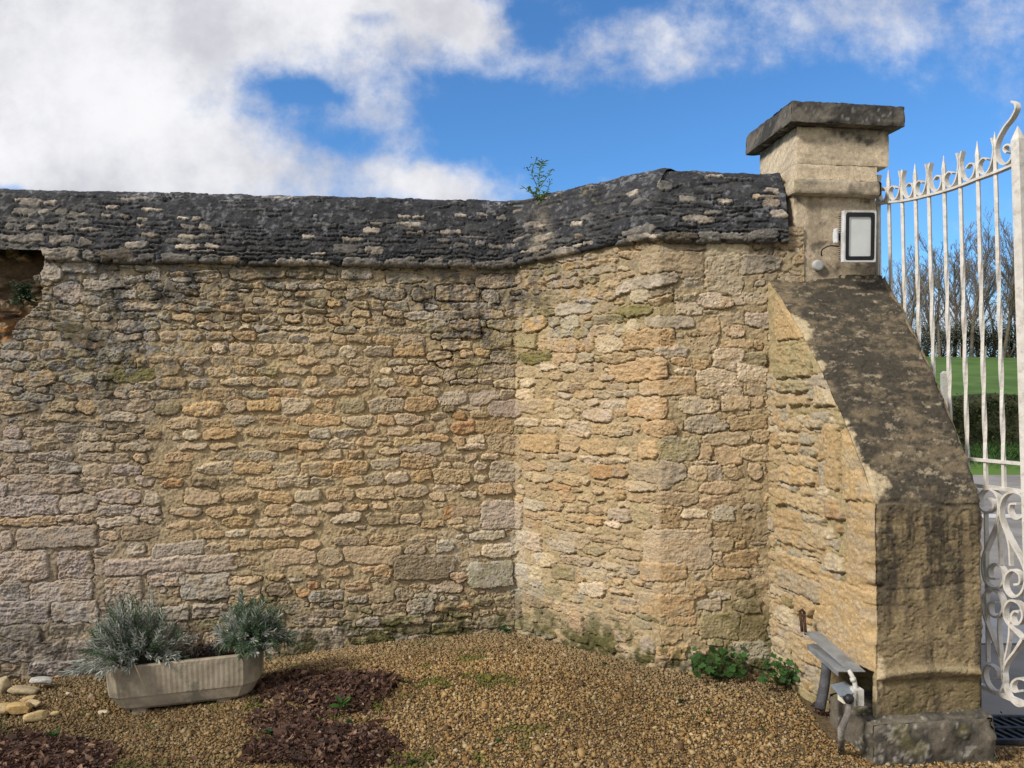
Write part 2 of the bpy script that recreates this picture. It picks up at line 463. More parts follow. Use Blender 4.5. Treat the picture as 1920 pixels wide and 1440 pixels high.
# ------------------------------------------------------------------ stones measured on the wall: x0 y0 x1 y1 tint, per close-up (origin, scale)
STONES = [
 (0, 480, 4.8, """360 60 560 230 g 560 60 860 150 g 310 165 430 215 w 370 215 480 270 t 490 235 740 420 p 760 225 1190 300 g 750 290 1010 380 g
740 370 900 440 g 910 370 1090 430 g 900 425 1080 490 g 1080 420 1440 490 w 1030 305 1230 375 g 1250 320 1440 390 g 1130 180 1290 240 g 1230 100 1440 150 g
1300 150 1440 225 g 350 350 470 400 g 310 430 440 490 g 420 500 750 590 g 120 480 420 560 g 140 560 470 670 d 480 595 720 680 m 90 670 360 750 g
360 680 560 760 w 570 690 680 740 m 250 770 420 850 t 440 770 650 840 t 0 770 200 845 m 720 770 900 840 o 0 855 300 945 p 380 840 570 930 d 580 840 790 910 m
840 830 1095 960 g 800 680 980 760 g 990 680 1275 760 p 950 760 1210 840 d 1090 500 1290 580 g 1060 580 1300 680 p 1300 600 1430 670 m 790 510 920 590 p
920 520 1000 590 g 0 950 230 1030 p 240 950 390 1020 m 430 940 650 1020 m 700 920 900 1010 m 900 930 1000 1010 t 1100 920 1230 1010 r 1235 930 1300 1010 t
1020 1020 1380 1140 M 1220 1140 1390 1215 w 120 1035 490 1175 o 0 1030 120 1160 t 530 1060 830 1145 m 890 1050 1020 1120 g 480 1145 640 1225 t
660 1145 830 1225 o 860 1135 985 1215 p 790 1220 1010 1295 g 0 1170 220 1225 g 235 1165 340 1230 t 340 1180 430 1225 t 1030 1215 1160 1280 t
1170 1210 1310 1290 t 0 1235 110 1310 t 130 1240 470 1310 g 0 1310 330 1420 t 460 1310 680 1400 t 690 1300 850 1410 o 1000 1290 1370 1400 t"""),
 (0, 760, 4.8, """900 70 1220 145 w 380 85 890 150 t 30 195 175 295 P 215 195 490 295 t 500 180 850 260 p 520 260 690 315 w 740 255 900 320 w 960 255 1220 320 t
0 320 290 415 p 720 335 1010 410 w 1090 350 1370 415 w 1310 230 1440 300 o 310 330 520 400 t 280 420 640 495 p 730 430 1145 505 w 1200 440 1310 520 o
180 530 425 630 p 440 505 735 625 g 750 530 965 640 w 1010 540 1270 630 p 0 540 120 645 p 80 635 710 800 p 0 660 75 820 p 710 650 1015 755 w 1030 645 1145 725 w
1230 640 1390 725 p 880 755 1260 880 p 0 820 520 985 p 540 805 885 970 p 1310 780 1440 890 p 890 900 1190 985 p 1200 920 1440 985 p 0 1010 490 1085 o
515 985 660 1035 w 665 980 860 1060 t 870 1010 1240 1090 w 180 1100 850 1275 p 0 1130 110 1280 p 905 1130 1075 1215 t 870 1270 1030 1340 p 1110 1090 1440 1205 d
1135 1250 1300 1355 g"""),
 (0, 0, 1, """0 1035 88 1087 p 110 1035 172 1085 p 178 1050 197 1077 p 205 1045 440 1074 p 280 1072 345 1098 p 340 1078 430 1122 g 60 1090 170 1128 p
0 1090 55 1128 g 0 1130 88 1168 g 98 1130 180 1165 g 200 1085 265 1130 p 365 1133 440 1155 p 430 1112 490 1135 t 0 1172 75 1200 g 95 1170 155 1195 g
0 1205 120 1240 g 130 1200 230 1235 p 240 1140 350 1165 g 230 1170 330 1200 p 60 1240 200 1262 g 540 1180 640 1225 g 440 1150 530 1180 t
272 622 295 640 p 302 622 328 640 t 337 622 378 638 o 387 622 438 638 o 440 622 482 637 o 488 625 540 641 w 545 628 578 642 g 580 625 618 642 t 624 628 650 648 t
655 630 698 643 t 396 645 420 664 w 430 643 470 664 t 482 645 512 666 t 525 645 566 667 t 590 646 630 668 p 638 650 668 669 w 278 669 336 683 o 338 669 388 683 o
396 670 437 685 t 452 671 495 685 t 556 670 600 684 t 612 672 646 685 t 657 672 700 685 t 292 684 338 702 t 347 684 382 700 p 392 687 430 704 t 435 688 478 702 o
484 688 522 704 m 530 688 577 701 t 584 687 621 704 o 635 687 660 704 w 668 687 700 705 o 296 707 350 727 o 360 711 390 728 p 413 708 470 723 w 474 708 518 726 o
528 710 563 726 p 574 707 597 723 o 608 708 646 724 g 653 710 690 724 t 285 732 335 748 g 340 736 378 750 o 385 729 445 748 o 457 732 502 745 g 503 730 560 743 o
570 729 613 742 w 620 730 668 742 o 672 730 700 742 t 290 757 337 778 m 344 755 415 779 O 424 749 461 774 t 464 748 525 771 O 528 747 584 774 w 592 748 627 771 o
640 748 683 773 m 315 784 370 803 t 383 785 432 800 o 440 781 478 799 p 495 780 540 800 o 560 779 638 798 O 644 780 697 800 w 272 809 334 824 p 343 806 375 825 w
383 804 443 823 O 460 804 510 820 o 527 809 572 820 o 580 804 617 820 g 628 805 680 818 g 337 830 388 843 p 396 830 440 843 t 505 828 560 843 t 562 829 607 843 o
618 824 666 841 w 668 818 700 838 t 312 847 364 866 o 408 845 458 863 g 470 847 518 864 g 578 846 600 860 t 602 843 640 860 t 655 844 680 859 r 272 869 356 893 O
369 867 438 888 w 440 868 511 889 o 516 867 560 890 w 565 867 620 892 o 625 865 690 892 o"""),
 (200, 860, 4.8, """270 160 430 245 w 490 190 680 250 r 780 165 1000 250 d 1020 165 1245 260 t 1275 175 1540 265 t 1545 155 1820 245 w 355 280 655 410 p
710 285 1020 405 t 1045 295 1330 385 t 1370 295 1665 395 o 1700 280 1920 385 w 240 430 480 500 p 580 440 850 510 o 900 430 1145 520 t 1185 420 1340 500 t
1425 415 1640 510 t 1675 420 1880 505 w 320 505 490 580 p 540 560 750 630 o 760 555 980 620 o 1050 525 1305 610 o 1360 535 1525 605 o 1560 535 1710 600 t
1770 530 1920 610 t 575 650 790 750 t 850 650 1065 720 o 1090 635 1270 705 w 1305 635 1590 705 t 1600 635 1850 695 t 430 755 880 870 p 890 770 1110 860 p
1115 740 1390 820 t 1420 730 1720 805 o 1770 725 1920 800 o 1160 880 1370 960 t 1515 825 1870 950 t 1110 1060 1380 1130 t 1120 1145 1370 1230 t
1450 1040 1600 1100 o 1440 1130 1650 1240 d 1815 1105 1920 1175 r 1720 1180 1820 1230 r 1780 985 1920 1060 o"""),
 (660, 560, 4.5, """0 20 130 75 t 165 15 290 90 t 290 20 470 90 g 610 50 740 100 g 860 40 1160 100 g 0 100 150 150 t 255 95 410 150 t 440 110 670 180 g 700 105 930 180 g
925 100 1075 165 d 1080 95 1275 170 t 1300 90 1440 155 g 0 175 115 240 t 120 160 255 220 o 305 180 440 235 d 570 180 800 285 g 825 180 1080 275 d 1070 185 1145 235 m
1150 180 1430 270 m 75 245 215 300 t 220 240 440 300 t 440 235 570 295 g 0 320 175 395 t 190 320 380 390 o 415 315 615 400 t 680 295 915 355 g 920 285 1080 330 t
1085 285 1340 410 m 770 350 1000 430 t 110 405 330 490 p 355 405 605 485 o 625 440 830 520 t 920 435 1030 500 o 1060 430 1170 485 o 1170 440 1410 540 g 0 505 200 560 t
320 515 430 560 g 470 515 640 560 t 710 520 850 575 o 960 500 1160 560 m 860 510 970 565 t 40 580 210 655 o 240 580 345 635 w 365 570 490 635 w 520 580 705 645 w
885 600 1040 670 m 1110 570 1360 670 p 0 685 150 740 w 195 670 365 740 w 400 655 570 735 o 595 655 755 720 t 780 600 870 690 p 830 680 1060 720 p 1065 680 1190 720 p
1200 680 1400 755 w 60 770 250 830 o 300 755 460 820 t 590 750 740 820 t 735 780 980 900 p 995 775 1245 885 p 1250 770 1370 845 p 150 840 430 965 p 445 835 710 945 o
775 905 860 950 d 905 900 1075 940 p 1160 865 1425 995 P 995 945 1140 1010 t 0 990 165 1075 w 220 980 355 1065 o 380 975 605 1060 w 660 965 795 1020 t 850 960 960 1010 r
845 1030 1040 1140 r 1055 1005 1340 1150 O 105 1085 240 1145 t 305 1080 480 1150 t 525 1065 680 1130 t 720 1045 815 1130 p 35 1160 320 1245 t 365 1165 570 1245 t
570 1145 650 1190 t 645 1145 800 1205 o 960 1150 1115 1220 w 885 1225 1115 1270 w 860 1160 950 1240 o 1145 1150 1425 1300 t 0 1280 90 1340 r 240 1260 415 1320 t
400 1230 740 1295 p 420 1310 715 1430 o 165 1350 395 1440 w 780 1310 930 1375 t 955 1310 1050 1370 o 1090 1310 1225 1360 t 735 1385 830 1435 t 860 1390 1000 1430 w"""),
 (580, 860, 4.0, """175 15 435 125 o 1240 25 1335 90 w 1360 20 1580 165 p 20 140 190 205 g 260 135 400 200 t 425 110 565 190 p 585 110 745 190 w 775 85 920 170 o 945 85 1200 185 t
1230 130 1330 180 w 140 225 270 305 o 365 210 625 295 t 660 195 895 285 t 940 195 1145 235 w 1140 245 1260 295 w 1285 185 1520 265 o 905 250 1010 310 t 275 235 340 305 t
0 345 50 415 w 90 335 245 405 w 310 340 430 390 o 475 320 595 375 t 635 320 850 390 d 940 320 1080 360 t 1010 365 1280 440 r 1300 330 1590 520 p 0 435 130 500 w
170 415 385 485 w 440 415 680 490 d 685 415 840 485 t 845 465 1010 510 t 1040 445 1150 495 t 1090 500 1230 545 t 0 590 130 660 t 190 585 430 660 d 460 575 720 645 o
750 570 950 650 p 1210 540 1460 610 g 270 660 685 785 t 60 675 240 795 t 720 655 860 740 d 650 730 1085 900 d 960 610 1080 700 g 1300 640 1560 735 w 1195 690 1280 735 w
0 815 100 880 o 160 820 310 880 o 390 805 500 850 r 490 795 620 900 o 1200 780 1520 955 G 1050 850 1195 925 r 690 870 870 915 t 10 925 120 985 r 130 930 220 980 o
265 925 455 990 o 470 885 600 935 d 0 990 250 1070 g 660 985 780 1060 p 790 1010 950 1070 g 440 990 640 1075 t 470 1085 740 1165 t 730 1050 930 1160 g 25 1140 250 1190 p
945 1095 1110 1155 o 1110 1090 1240 1125 r 1250 1030 1370 1100 m 1400 1030 1560 1110 m 365 1190 530 1260 p 535 1165 850 1250 m 860 1160 1000 1220 d 370 1270 655 1325 m
665 1235 920 1320 M 925 1235 1130 1320 M 1130 1215 1270 1270 p 1275 1190 1530 1260 M 180 1265 370 1325 p 60 1310 260 1340 t 590 1310 760 1405 g 760 1320 960 1390 p
960 1310 1130 1370 M 320 1320 620 1395 M 0 1330 320 1440 g"""),
 (1200, 780, 2.88, """250 0 480 85 p 490 0 680 70 t 20 25 200 110 o 350 85 585 160 t 610 70 705 145 t 110 120 310 240 m 320 150 385 240 t 400 165 550 270 t 550 160 695 240 t
0 130 95 230 o 100 250 240 375 p 255 265 365 350 t 370 270 440 340 g 305 240 405 265 w 460 270 550 340 t 590 265 660 340 t 325 360 520 420 t 95 415 310 490 t
325 430 455 500 t 480 430 560 480 t 75 490 220 625 o 230 510 365 555 w 395 490 510 565 g 220 560 385 625 t 25 620 385 815 W 395 570 600 680 O 395 660 500 725 t
515 680 570 720 o 395 740 450 810 t 455 735 630 810 O 400 825 590 880 O 5 800 245 890 o 80 905 340 995 o 360 950 480 990 p 310 990 430 1050 p 505 990 650 1060 m
530 930 620 980 t 325 1065 530 1195 m 545 1100 690 1215 m 485 1225 710 1350 G 0 975 280 1075 o 155 1085 290 1130 o 0 1105 255 1220 o 360 1195 450 1245 m
690 1135 735 1185 g 85 1245 255 1310 o 255 1265 350 1300 w 165 1320 280 1395 m 80 1300 170 1360 t 0 1190 80 1290 p"""),
 (1140, 380, 3.43, """215 320 625 440 t 340 260 625 310 g 635 265 900 350 w 865 345 1105 445 p 635 350 860 580 w 470 440 620 490 d 480 480 620 540 g 430 595 575 645 w
440 645 600 720 w 580 585 790 685 w 800 575 1025 655 w 590 755 720 855 t 885 710 1060 795 p 745 790 870 865 t 510 870 705 955 t 735 875 925 945 t 935 880 995 945 t
680 945 880 1070 w 885 965 1010 1045 m 295 920 505 995 p 415 995 520 1045 o 550 1010 650 1065 o 440 1060 555 1110 w 575 1075 830 1175 w 835 1045 1015 1150 w
215 1120 545 1230 O 575 1180 700 1255 t 700 1175 860 1245 w 880 1160 1010 1240 t 465 1260 715 1355 w 735 1250 905 1330 t 910 1250 1000 1310 t 500 1355 770 1440 w
785 1340 1020 1440 t 245 730 550 805 p 100 820 420 935 O 530 830 580 860 t 60 480 440 560 g 20 1010 370 1140 O"""),
 (960, 460, 4.2367, """690 70 810 105 t 850 35 1020 110 t 570 120 760 170 t 770 105 835 135 t 610 165 820 225 g 830 205 980 265 t 260 230 380 270 t 340 260 550 340 t
580 245 680 305 m 90 290 255 360 t 265 290 335 345 t 720 280 840 345 t 80 400 440 490 m 450 330 680 430 o 690 370 840 440 t 700 450 815 520 o
510 420 670 470 g 100 500 165 560 w 170 500 345 565 m 350 460 615 565 g 940 350 1120 450 w 1100 340 1271 400 d 880 470 1110 575 M 1100 415 1271 470 o 90 570 270 690 o
290 570 400 640 g 390 565 540 690 g 655 545 860 630 g 575 610 630 655 m 620 635 810 725 t 815 615 920 710 w 905 600 1005 690 w 330 670 465 740 g 470 655 600 740 m
20 700 190 810 m 210 740 520 850 t 525 740 680 850 o 670 720 885 850 w 90 840 310 935 M 330 860 510 945 t 540 860 665 930 g
670 855 970 935 t 1010 840 1110 900 o 30 955 230 1060 w 225 945 370 990 w 390 935 525 1010 w 530 945 640 1000 t 750 935 880 990 w
500 1010 690 1075 t 690 1030 810 1080 t 290 1010 390 1070 t 70 1065 175 1125 w 360 1085 460 1155 w 465 1090 580 1155 o 590 1085 740 1140 t 770 1090 920 1145 t
25 1145 170 1225 w 220 1150 375 1220 t 375 1170 470 1220 w 500 1155 645 1220 o 660 1160 820 1215 t 830 1150 1010 1205 w 340 1225 450 1280 w
455 1220 575 1285 w 600 1230 690 1275 w 720 1230 900 1295 w 930 1210 1220 1370 O 75 1225 335 1325 t 350 1295 480 1370 w 500 1300 540 1370 w 570 1300 800 1390 p
820 1300 930 1360 t 30 1370 220 1440 w 250 1385 410 1440 w 1050 1380 1271 1440 o"""),
 (960, 780, 3.0, """20 15 170 110 w 175 20 300 90 w 310 30 435 110 w 440 40 500 100 t 510 40 670 115 t 670 35 720 80 t 50 110 250 200 o 270 110 380 205 t
390 130 580 220 t 595 140 820 240 t 170 215 260 245 w 270 205 360 250 t 390 225 500 270 w 500 235 665 270 w 60 260 195 310 t 200 260 320 310 g
320 270 440 330 t 450 275 640 350 r 665 260 820 365 t 70 310 120 365 w 120 325 225 375 t 240 330 380 385 t 385 340 440 385 t 460 360 540 395 t 545 360 635 410 o
645 370 800 430 t 165 390 210 420 d 215 385 330 425 r 75 385 165 455 t 270 425 350 480 o 340 400 390 430 t 450 405 510 445 t 370 445 450 485 t 520 415 580 465 o
590 425 640 470 o 660 440 730 480 o 745 450 800 485 o 65 475 185 530 g 190 485 280 535 t 310 490 425 545 t 440 500 530 555 t 605 480 665 515 w 540 520 670 595 p
680 500 795 630 m 70 540 190 580 t 300 555 400 600 o 400 565 515 615 o 75 580 165 630 r 190 600 400 645 t 520 585 600 625 w 560 640 690 680 o
280 650 440 715 p 30 645 165 745 w 195 690 355 765 p 360 700 410 750 o 440 675 590 720 t 410 730 520 785 m 630 700 735 750 t 560 750 720 810 t
280 780 450 850 t 110 765 240 850 w 230 840 350 920 m 360 865 410 930 o 20 835 160 955 w 410 870 530 940 w 380 930 520 1020 w 510 820 600 870 t 640 840 710 895 p
550 970 675 1010 t 680 920 740 960 o 280 1000 410 1050 t 570 1070 680 1110 t 80 1000 230 1090 t 235 1050 450 1130 t
60 1090 145 1160 m 150 1115 330 1200 m 400 1145 545 1245 m 330 1110 400 1230 t 130 1170 245 1255 M 290 1210 430 1275 M
450 1240 580 1310 M 560 1200 670 1270 t 580 1275 650 1330 w 650 1310 795 1390 m 0 1010 55 1140 d 20 1140 120 1210 m"""),
 (200, 480, 3.84, """130 150 260 185 g 225 85 410 150 g 290 150 430 185 g 440 110 590 155 t 460 150 610 190 g 510 205 670 240 g 530 230 650 280 d 630 100 800 140 g
640 130 820 185 t 900 95 1290 165 d 1310 100 1550 160 d 1700 100 1900 170 g 820 185 1050 235 g 1050 195 1120 225 t 1150 200 1290 235 g 1300 200 1370 245 g
1390 200 1550 240 g 1570 185 1720 245 t 1360 260 1440 300 o 1620 245 1700 300 d 1730 240 1880 295 d 1060 305 1220 350 t 1260 320 1390 365 o 1440 310 1560 360 m
1580 325 1690 370 o 1735 320 1880 370 w 430 350 600 400 t 590 370 790 405 g 830 365 975 405 o 1010 370 1180 410 d 1240 370 1410 415 t 1410 375 1570 415 t
1590 390 1880 430 o 640 415 750 470 o 850 420 910 460 o 980 415 1100 470 o 1300 425 1400 480 o 1465 440 1560 490 o 1600 445 1690 490 o 1740 440 1860 500 o
480 420 620 470 t 380 400 460 470 m 1130 440 1230 480 g 660 480 810 525 w 840 485 960 515 w 950 500 1040 525 w 1080 500 1230 540 g 1260 505 1450 535 w
1470 520 1640 550 t 1650 510 1790 555 g 1830 510 1920 560 t 270 490 460 530 m 460 500 560 530 t"""),
]
COPE_STONES = [
 (0, 340, 3.84, """70 380 320 440 w 265 470 580 565 w 355 385 530 440 w 565 410 660 470 w 590 500 680 565 w 900 430 1060 480 w 1000 520 1110 570 g 1160 525 1420 595 g
1430 530 1590 600 g 1590 535 1725 605 t 1285 380 1470 415 w 1470 450 1590 490 w 1290 310 1415 345 w 1435 310 1530 350 w 1270 450 1440 490 w 980 260 1060 285 w
860 235 930 260 w 730 230 800 255 w 500 220 630 255 w 410 200 490 250 w 280 200 360 235 w 95 200 260 245 w 140 145 270 175 w 310 140 410 175 w 310 310 390 345 w
190 315 270 345 w 30 305 100 350 w 760 170 850 200 w 1015 190 1160 215 w 870 110 1080 135 w 1270 255 1370 275 w 1385 258 1445 278 w 980 310 1045 335 w
700 480 980 565 d 470 275 640 310 g 1540 375 1600 405 w"""),
 (500, 350, 3.84, """330 200 370 220 w 690 295 825 335 w 940 255 1115 290 w 945 200 1040 225 w 1055 205 1140 228 w 1360 190 1440 218 w 1505 190 1595 215 w 1655 205 1730 245 w
1800 160 1850 185 w 1250 312 1405 345 w 1505 390 1565 420 w 1080 315 1135 335 w 750 255 840 275 w 370 255 460 275 g 250 345 350 370 w 550 362 705 395 w
485 410 665 480 g 695 435 840 485 w 65 525 285 575 w 330 530 450 570 w 555 515 815 585 g 840 530 1090 595 g 1130 515 1280 590 g 1300 530 1475 585 g
1495 530 1780 580 g"""),
 (640, 280, 2.2326, """810 350 890 385 w 790 400 860 430 w 800 310 860 335 w 880 405 975 460 w 1170 320 1310 360 g 1190 350 1330 385 w 1310 130 1370 170 g
1190 165 1250 195 w 1420 275 1560 310 w 1515 255 1590 275 w 1795 250 1870 285 w 1770 160 1830 185 w 1765 205 1840 235 t 1000 270 1060 295 g 1340 345 1500 380 d
1500 345 1700 375 g 1700 340 1835 380 g 1415 195 1490 220 g 1220 200 1260 225 g 960 300 1010 320 w"""),
]
BUTTRESS_STONES = [
 (1440, 500, 1.895, """30 270 155 400 m 30 400 150 450 m 30 450 70 500 t 75 455 150 495 t 165 430 255 500 W 130 540 200 575 g 70 545 120 590 t 40 590 110 630 W 120 590 165 635 g
205 560 255 800 O 265 580 375 840 O 60 630 115 670 t 120 640 180 680 g 70 670 175 715 t 40 705 170 780 O 120 780 170 815 t 25 790 80 850 o 75 810 190 870 t
205 845 270 900 r 285 840 385 1170 O 30 860 130 960 o 130 880 205 930 g 250 915 268 950 r 35 940 200 1000 o 80 1000 120 1040 g 130 910 210 1000 t
40 1030 185 1110 o 205 1020 275 1090 w 165 1120 385 1400 O 40 1090 190 1170 p 55 1160 95 1210 M 100 1170 160 1250 o 60 1265 130 1330 P 30 1210 100 1270 w
130 1330 200 1420 o 20 1320 70 1380 t 70 1290 130 1440 t 30 60 130 260 O"""),
]
TINT = dict(o=(.43, .31, .185), O=(.45, .32, .185), r=(.40, .25, .14), t=(.42, .325, .215), w=(.50, .42, .32), W=(.50, .40, .28), g=(.375, .335, .275),
            G=(.36, .335, .26), p=(.39, .332, .272), P=(.40, .32, .265), m=(.32, .275, .17), M=(.19, .17, .075), d=(.25, .20, .14))


def read_stones(blocks):
    for ox, oy, sc, txt in blocks:
        tk = txt.split()
        for i in range(0, len(tk) - 4, 5):
            a = [float(q) for q in tk[i:i + 4]]
            yield ox + a[0] / sc, oy + a[1] / sc, ox + a[2] / sc, oy + a[3] / sc, tk[i + 4]


class Field:
    """height and colour of a wall face on a regular (u, v) grid"""
    def __init__(self, u0, u1, v0, v1, res, seed):
        self.u0, self.v0, self.res = u0, v0, res
        self.nu = int(round((u1 - u0) / res)) + 1; self.nv = int(round((v1 - v0) / res)) + 1
        self.u = u0 + np.arange(self.nu) * res; self.v = v0 + np.arange(self.nv) * res
        self.U, self.V = np.meshgrid(self.u, self.v)
        U, V = self.U, self.V
        self.wu = fbm(U, V, 0.045, 3, seed) * 0.010 + fbm(U, V, 0.013, 2, seed + 3) * 0.004
        self.wv = fbm(U, V, 0.050, 3, seed + 11) * 0.008 + fbm(U, V, 0.013, 2, seed + 5) * 0.004
        self.rough = fbm(U, V, 0.030, 4, seed + 21, 0.65) * .6 + fbm(U * .4, V, 0.016, 4, seed + 41, 0.65) * .55
        self.fine = fbm(U, V, 0.012, 2, seed + 25)
        self.blotch = fbm(U, V, 0.06, 4, seed + 31, 0.6)
        self.H = np.zeros_like(U); self.C = np.zeros(U.shape + (3,)); self.S = np.zeros(U.shape)
        self.D = np.full(U.shape, 1.0)

    def stone(self, cu, cv, hw, hh, col, prot=0.02, ang=0.0, rad=None, edge=None, tx=0.0, ty=0.0, rough=0.004, crack=0.008, cw=0.005, var=0.16, col2=None, pitted=0.0, warp=1.0, power=0.5, ta=0.0, tb=0.0, sk=0.0):
        m = 0.03
        i0 = max(0, int((cu - hw - m - self.u0) / self.res)); i1 = min(self.nu, int((cu + hw + m - self.u0) / self.res) + 2)
        j0 = max(0, int((cv - hh - m - self.v0) / self.res)); j1 = min(self.nv, int((cv + hh + m - self.v0) / self.res) + 2)
        if i1 - i0 < 2 or j1 - j0 < 2:
            return
        s = (slice(j0, j1), slice(i0, i1))
        x = self.U[s] - cu + self.wu[s] * warp; y = self.V[s] - cv + self.wv[s] * warp
        ca, sa = math.cos(ang), math.sin(ang)
        x, y = x * ca + y * sa, -x * sa + y * ca
        r = min(hw, hh) * 0.6 if rad is None else min(rad, min(hw, hh) * 0.95)
        xn = np.clip(x / hw, -1.3, 1.3)
        y = y + sk * hh * xn
        hx = hh * np.clip(1 + ta * xn + tb * xn * xn, .25, 1.6)
        qx = np.abs(x) - hw + r; qy = np.abs(y) - hx + np.minimum(r, hx)
        d = np.hypot(np.maximum(qx, 0), np.maximum(qy, 0)) + np.minimum(np.maximum(qx, qy), 0) - r
        e = edge or min(0.022, hh * 0.8)
        t = np.clip(-d / e, 0, 1)
        prof = np.power(1 - (1 - t) ** 2, power)
        h = prof * (prot + tx * x / max(hw, .01) + ty * y / max(hh, .01)) + rough * self.rough[s] * (0.4 + 0.6 * t) + 0.0012 * self.fine[s]
        if pitted:
            h -= pitted * sst(self.fine[s] + self.rough[s] * .5, 0.55, 0.9) * t
        ins = d < 0
        H, C, S, D = self.H[s], self.C[s], self.S[s], self.D[s]
        base = np.where(S > 0, 0.0, H * 0.3)
        H[ins] = (h + base)[ins]
        if crack:
            out = ~ins
            g = crack * np.exp(-((d - cw * 0.5) / cw) ** 2) * sst(self.rough[s] + 0.5 * self.blotch[s], -0.5, 0.3)
            g = g * np.where(y < 0, 1.2, 0.7)
            H[out] -= g[out]
        c = np.array(col); c2 = np.array(col2 if col2 is not None else col)
        k = sst(self.blotch[s] + 0.4 * self.rough[s], -0.25, 0.45)[..., None]
        cc = c * (1 - k * 0.55) + c2 * k * 0.55
        cc = cc * (1 + var * (0.6 * self.rough[s] + 0.5 * self.fine[s]))[..., None]
        C[ins] = cc[ins]
        S[ins] = 1.0
        D[:] = np.minimum(D, d)

    def blend(self, mask, col, amt=1.0):
        k = (np.clip(mask, 0, 1) * amt)[..., None]
        self.C = self.C * (1 - k) + np.array(col) * k

    def sample(self, arr, u, v):
        x = np.clip((u - self.u0) / self.res, 0, self.nu - 1.001); y = np.clip((v - self.v0) / self.res, 0, self.nv - 1.001)
        i = x.astype(int); j = y.astype(int); fx = x - i; fy = y - j
        if arr.ndim == 3:
            fx = fx[..., None]; fy = fy[..., None]
        return (arr[j, i] * (1 - fx) + arr[j, i + 1] * fx) * (1 - fy) + (arr[j + 1, i] * (1 - fx) + arr[j + 1, i + 1] * fx) * fy


# ------------------------------------------------------------------ plan of the wall
PA, PB, PC, PD = np.array((-3.75, 4.354)), np.array((0.022, 4.76)), np.array((0.78, 4.06)), np.array((1.54, 4.05))
SEG = [(PA, PB), (PB, PC), (PC, PD)]
LEN = [float(np.hypot(*(b - a))) for a, b in SEG]
CUM = [0, LEN[0], LEN[0] + LEN[1], sum(LEN)]
_ud = np.arange(0, CUM[3] + 0.002, 0.002)
_pd = np.stack([np.interp(_ud, CUM, [p[k] for p in (PA, PB, PC, PD)]) for k in (0, 1)], 1)


def _smooth(p, w):
    k = np.hanning(w); k /= k.sum()
    pad = np.concatenate([p[:1] + (p[:1] - p[w // 2:0:-1]) * 1.0, p, p[-1:] + (p[-1:] - p[-2:-w // 2 - 1:-1])])
    return np.convolve(pad, k, 'same')[w // 2:w // 2 + len(p)]


_ps = np.stack([_smooth(_pd[:, 0], 15), _smooth(_pd[:, 1], 15)], 1)
_tg = np.gradient(_ps, axis=0); _tg /= np.linalg.norm(_tg, axis=1)[:, None]
_nm = np.stack([_tg[:, 1], -_tg[:, 0]], 1)                     # outward, towards the camera


def plan(u):
    return (np.stack([np.interp(u, _ud, _ps[:, 0]), np.interp(u, _ud, _ps[:, 1])], -1),
            np.stack([np.interp(u, _ud, _nm[:, 0]), np.interp(u, _ud, _nm[:, 1])], -1))


def wall_uv(px, py, off=0.0):
    i = 0 if px < 967 else (1 if px < 1238 else 2)
    a, b = SEG[i]
    e = (b - a) / LEN[i]; n = np.array((e[1], -e[0]))
    d = ray(px, py)
    t = np.dot(a + n * off, n) / np.dot(d[:2], n)
    p = d[:2] * t
    return CUM[i] + float(np.dot(p - a, e)), CAMZ + d[2] * t


def g2(px, py, cx, cy, rx, ry):
    return np.exp(-((px - cx) / rx) ** 2 - ((py - cy) / ry) ** 2)


WRES = 0.0036
F = Field(0.0, CUM[3], -0.12, 2.50, WRES, 3)
_pp, _nn = plan(F.u)
PX, PY = project(np.stack([np.broadcast_to(_pp[:, 0], F.U.shape), np.broadcast_to(_pp[:, 1], F.U.shape), F.V], -1))
warm = np.clip(g2(PX, PY, 640, 800, 430, 260) + 0.8 * sst(PX + 40 * fbm(F.U, F.V, .15, 3, 77), 930, 1010), 0, 1)
left = sst(PX, 420, 120)
upper = sst(PY, 640, 520)
# mortar: lime mortar, buff in the middle, greyer at the left and at the foot
n_l = fbm(F.U, F.V, 0.35, 4, 41); n_s = fbm(F.U, F.V, 0.02, 3, 45, 0.6)
mort = np.array((.40, .322, .208)) * np.ones(F.U.shape + (3,))
k = np.clip(left * 0.7 + upper * 0.4, 0, 1)[..., None]
mort = mort * (1 - k) + np.array((.325, .268, .19)) * k
mort *= (1 + 0.10 * n_l + 0.09 * n_s + 0.06 * F.fine)[..., None]
F.C = mort
F.H = 0.0035 * n_s + 0.005 * fbm(F.U, F.V, 0.09, 3, 51) + 0.001 * F.fine

rs = random.Random(11)
occ = np.zeros(F.U.shape, dtype=bool)
custom = []
for x0, y0, x1, y1, c in read_stones(STONES):
    xm, ym = (x0 + x1) / 2, (y0 + y1) / 2
    ua, _ = wall_uv(x0, ym); ub, _ = wall_uv(x1, ym)
    um, vm = wall_uv(xm, ym)
    _, va = wall_uv(xm, y0); _, vb = wall_uv(xm, y1)
    # slope of a level course in the picture: a wide stone on the slanting stretch spans more rows than its height
    _, z2 = wall_uv(x1, ym); _, z1 = wall_uv(x0, ym)
    h = abs(va - vb)
    if x0 > 965 and x1 < 1240:
        h = max(h * 0.55, h - 0.55 * abs(z2 - z1))
    custom.append(((ua + ub) / 2, (va + vb) / 2, max(abs(ub - ua) / 2, .012), max(h / 2, .010), c, xm, ym))
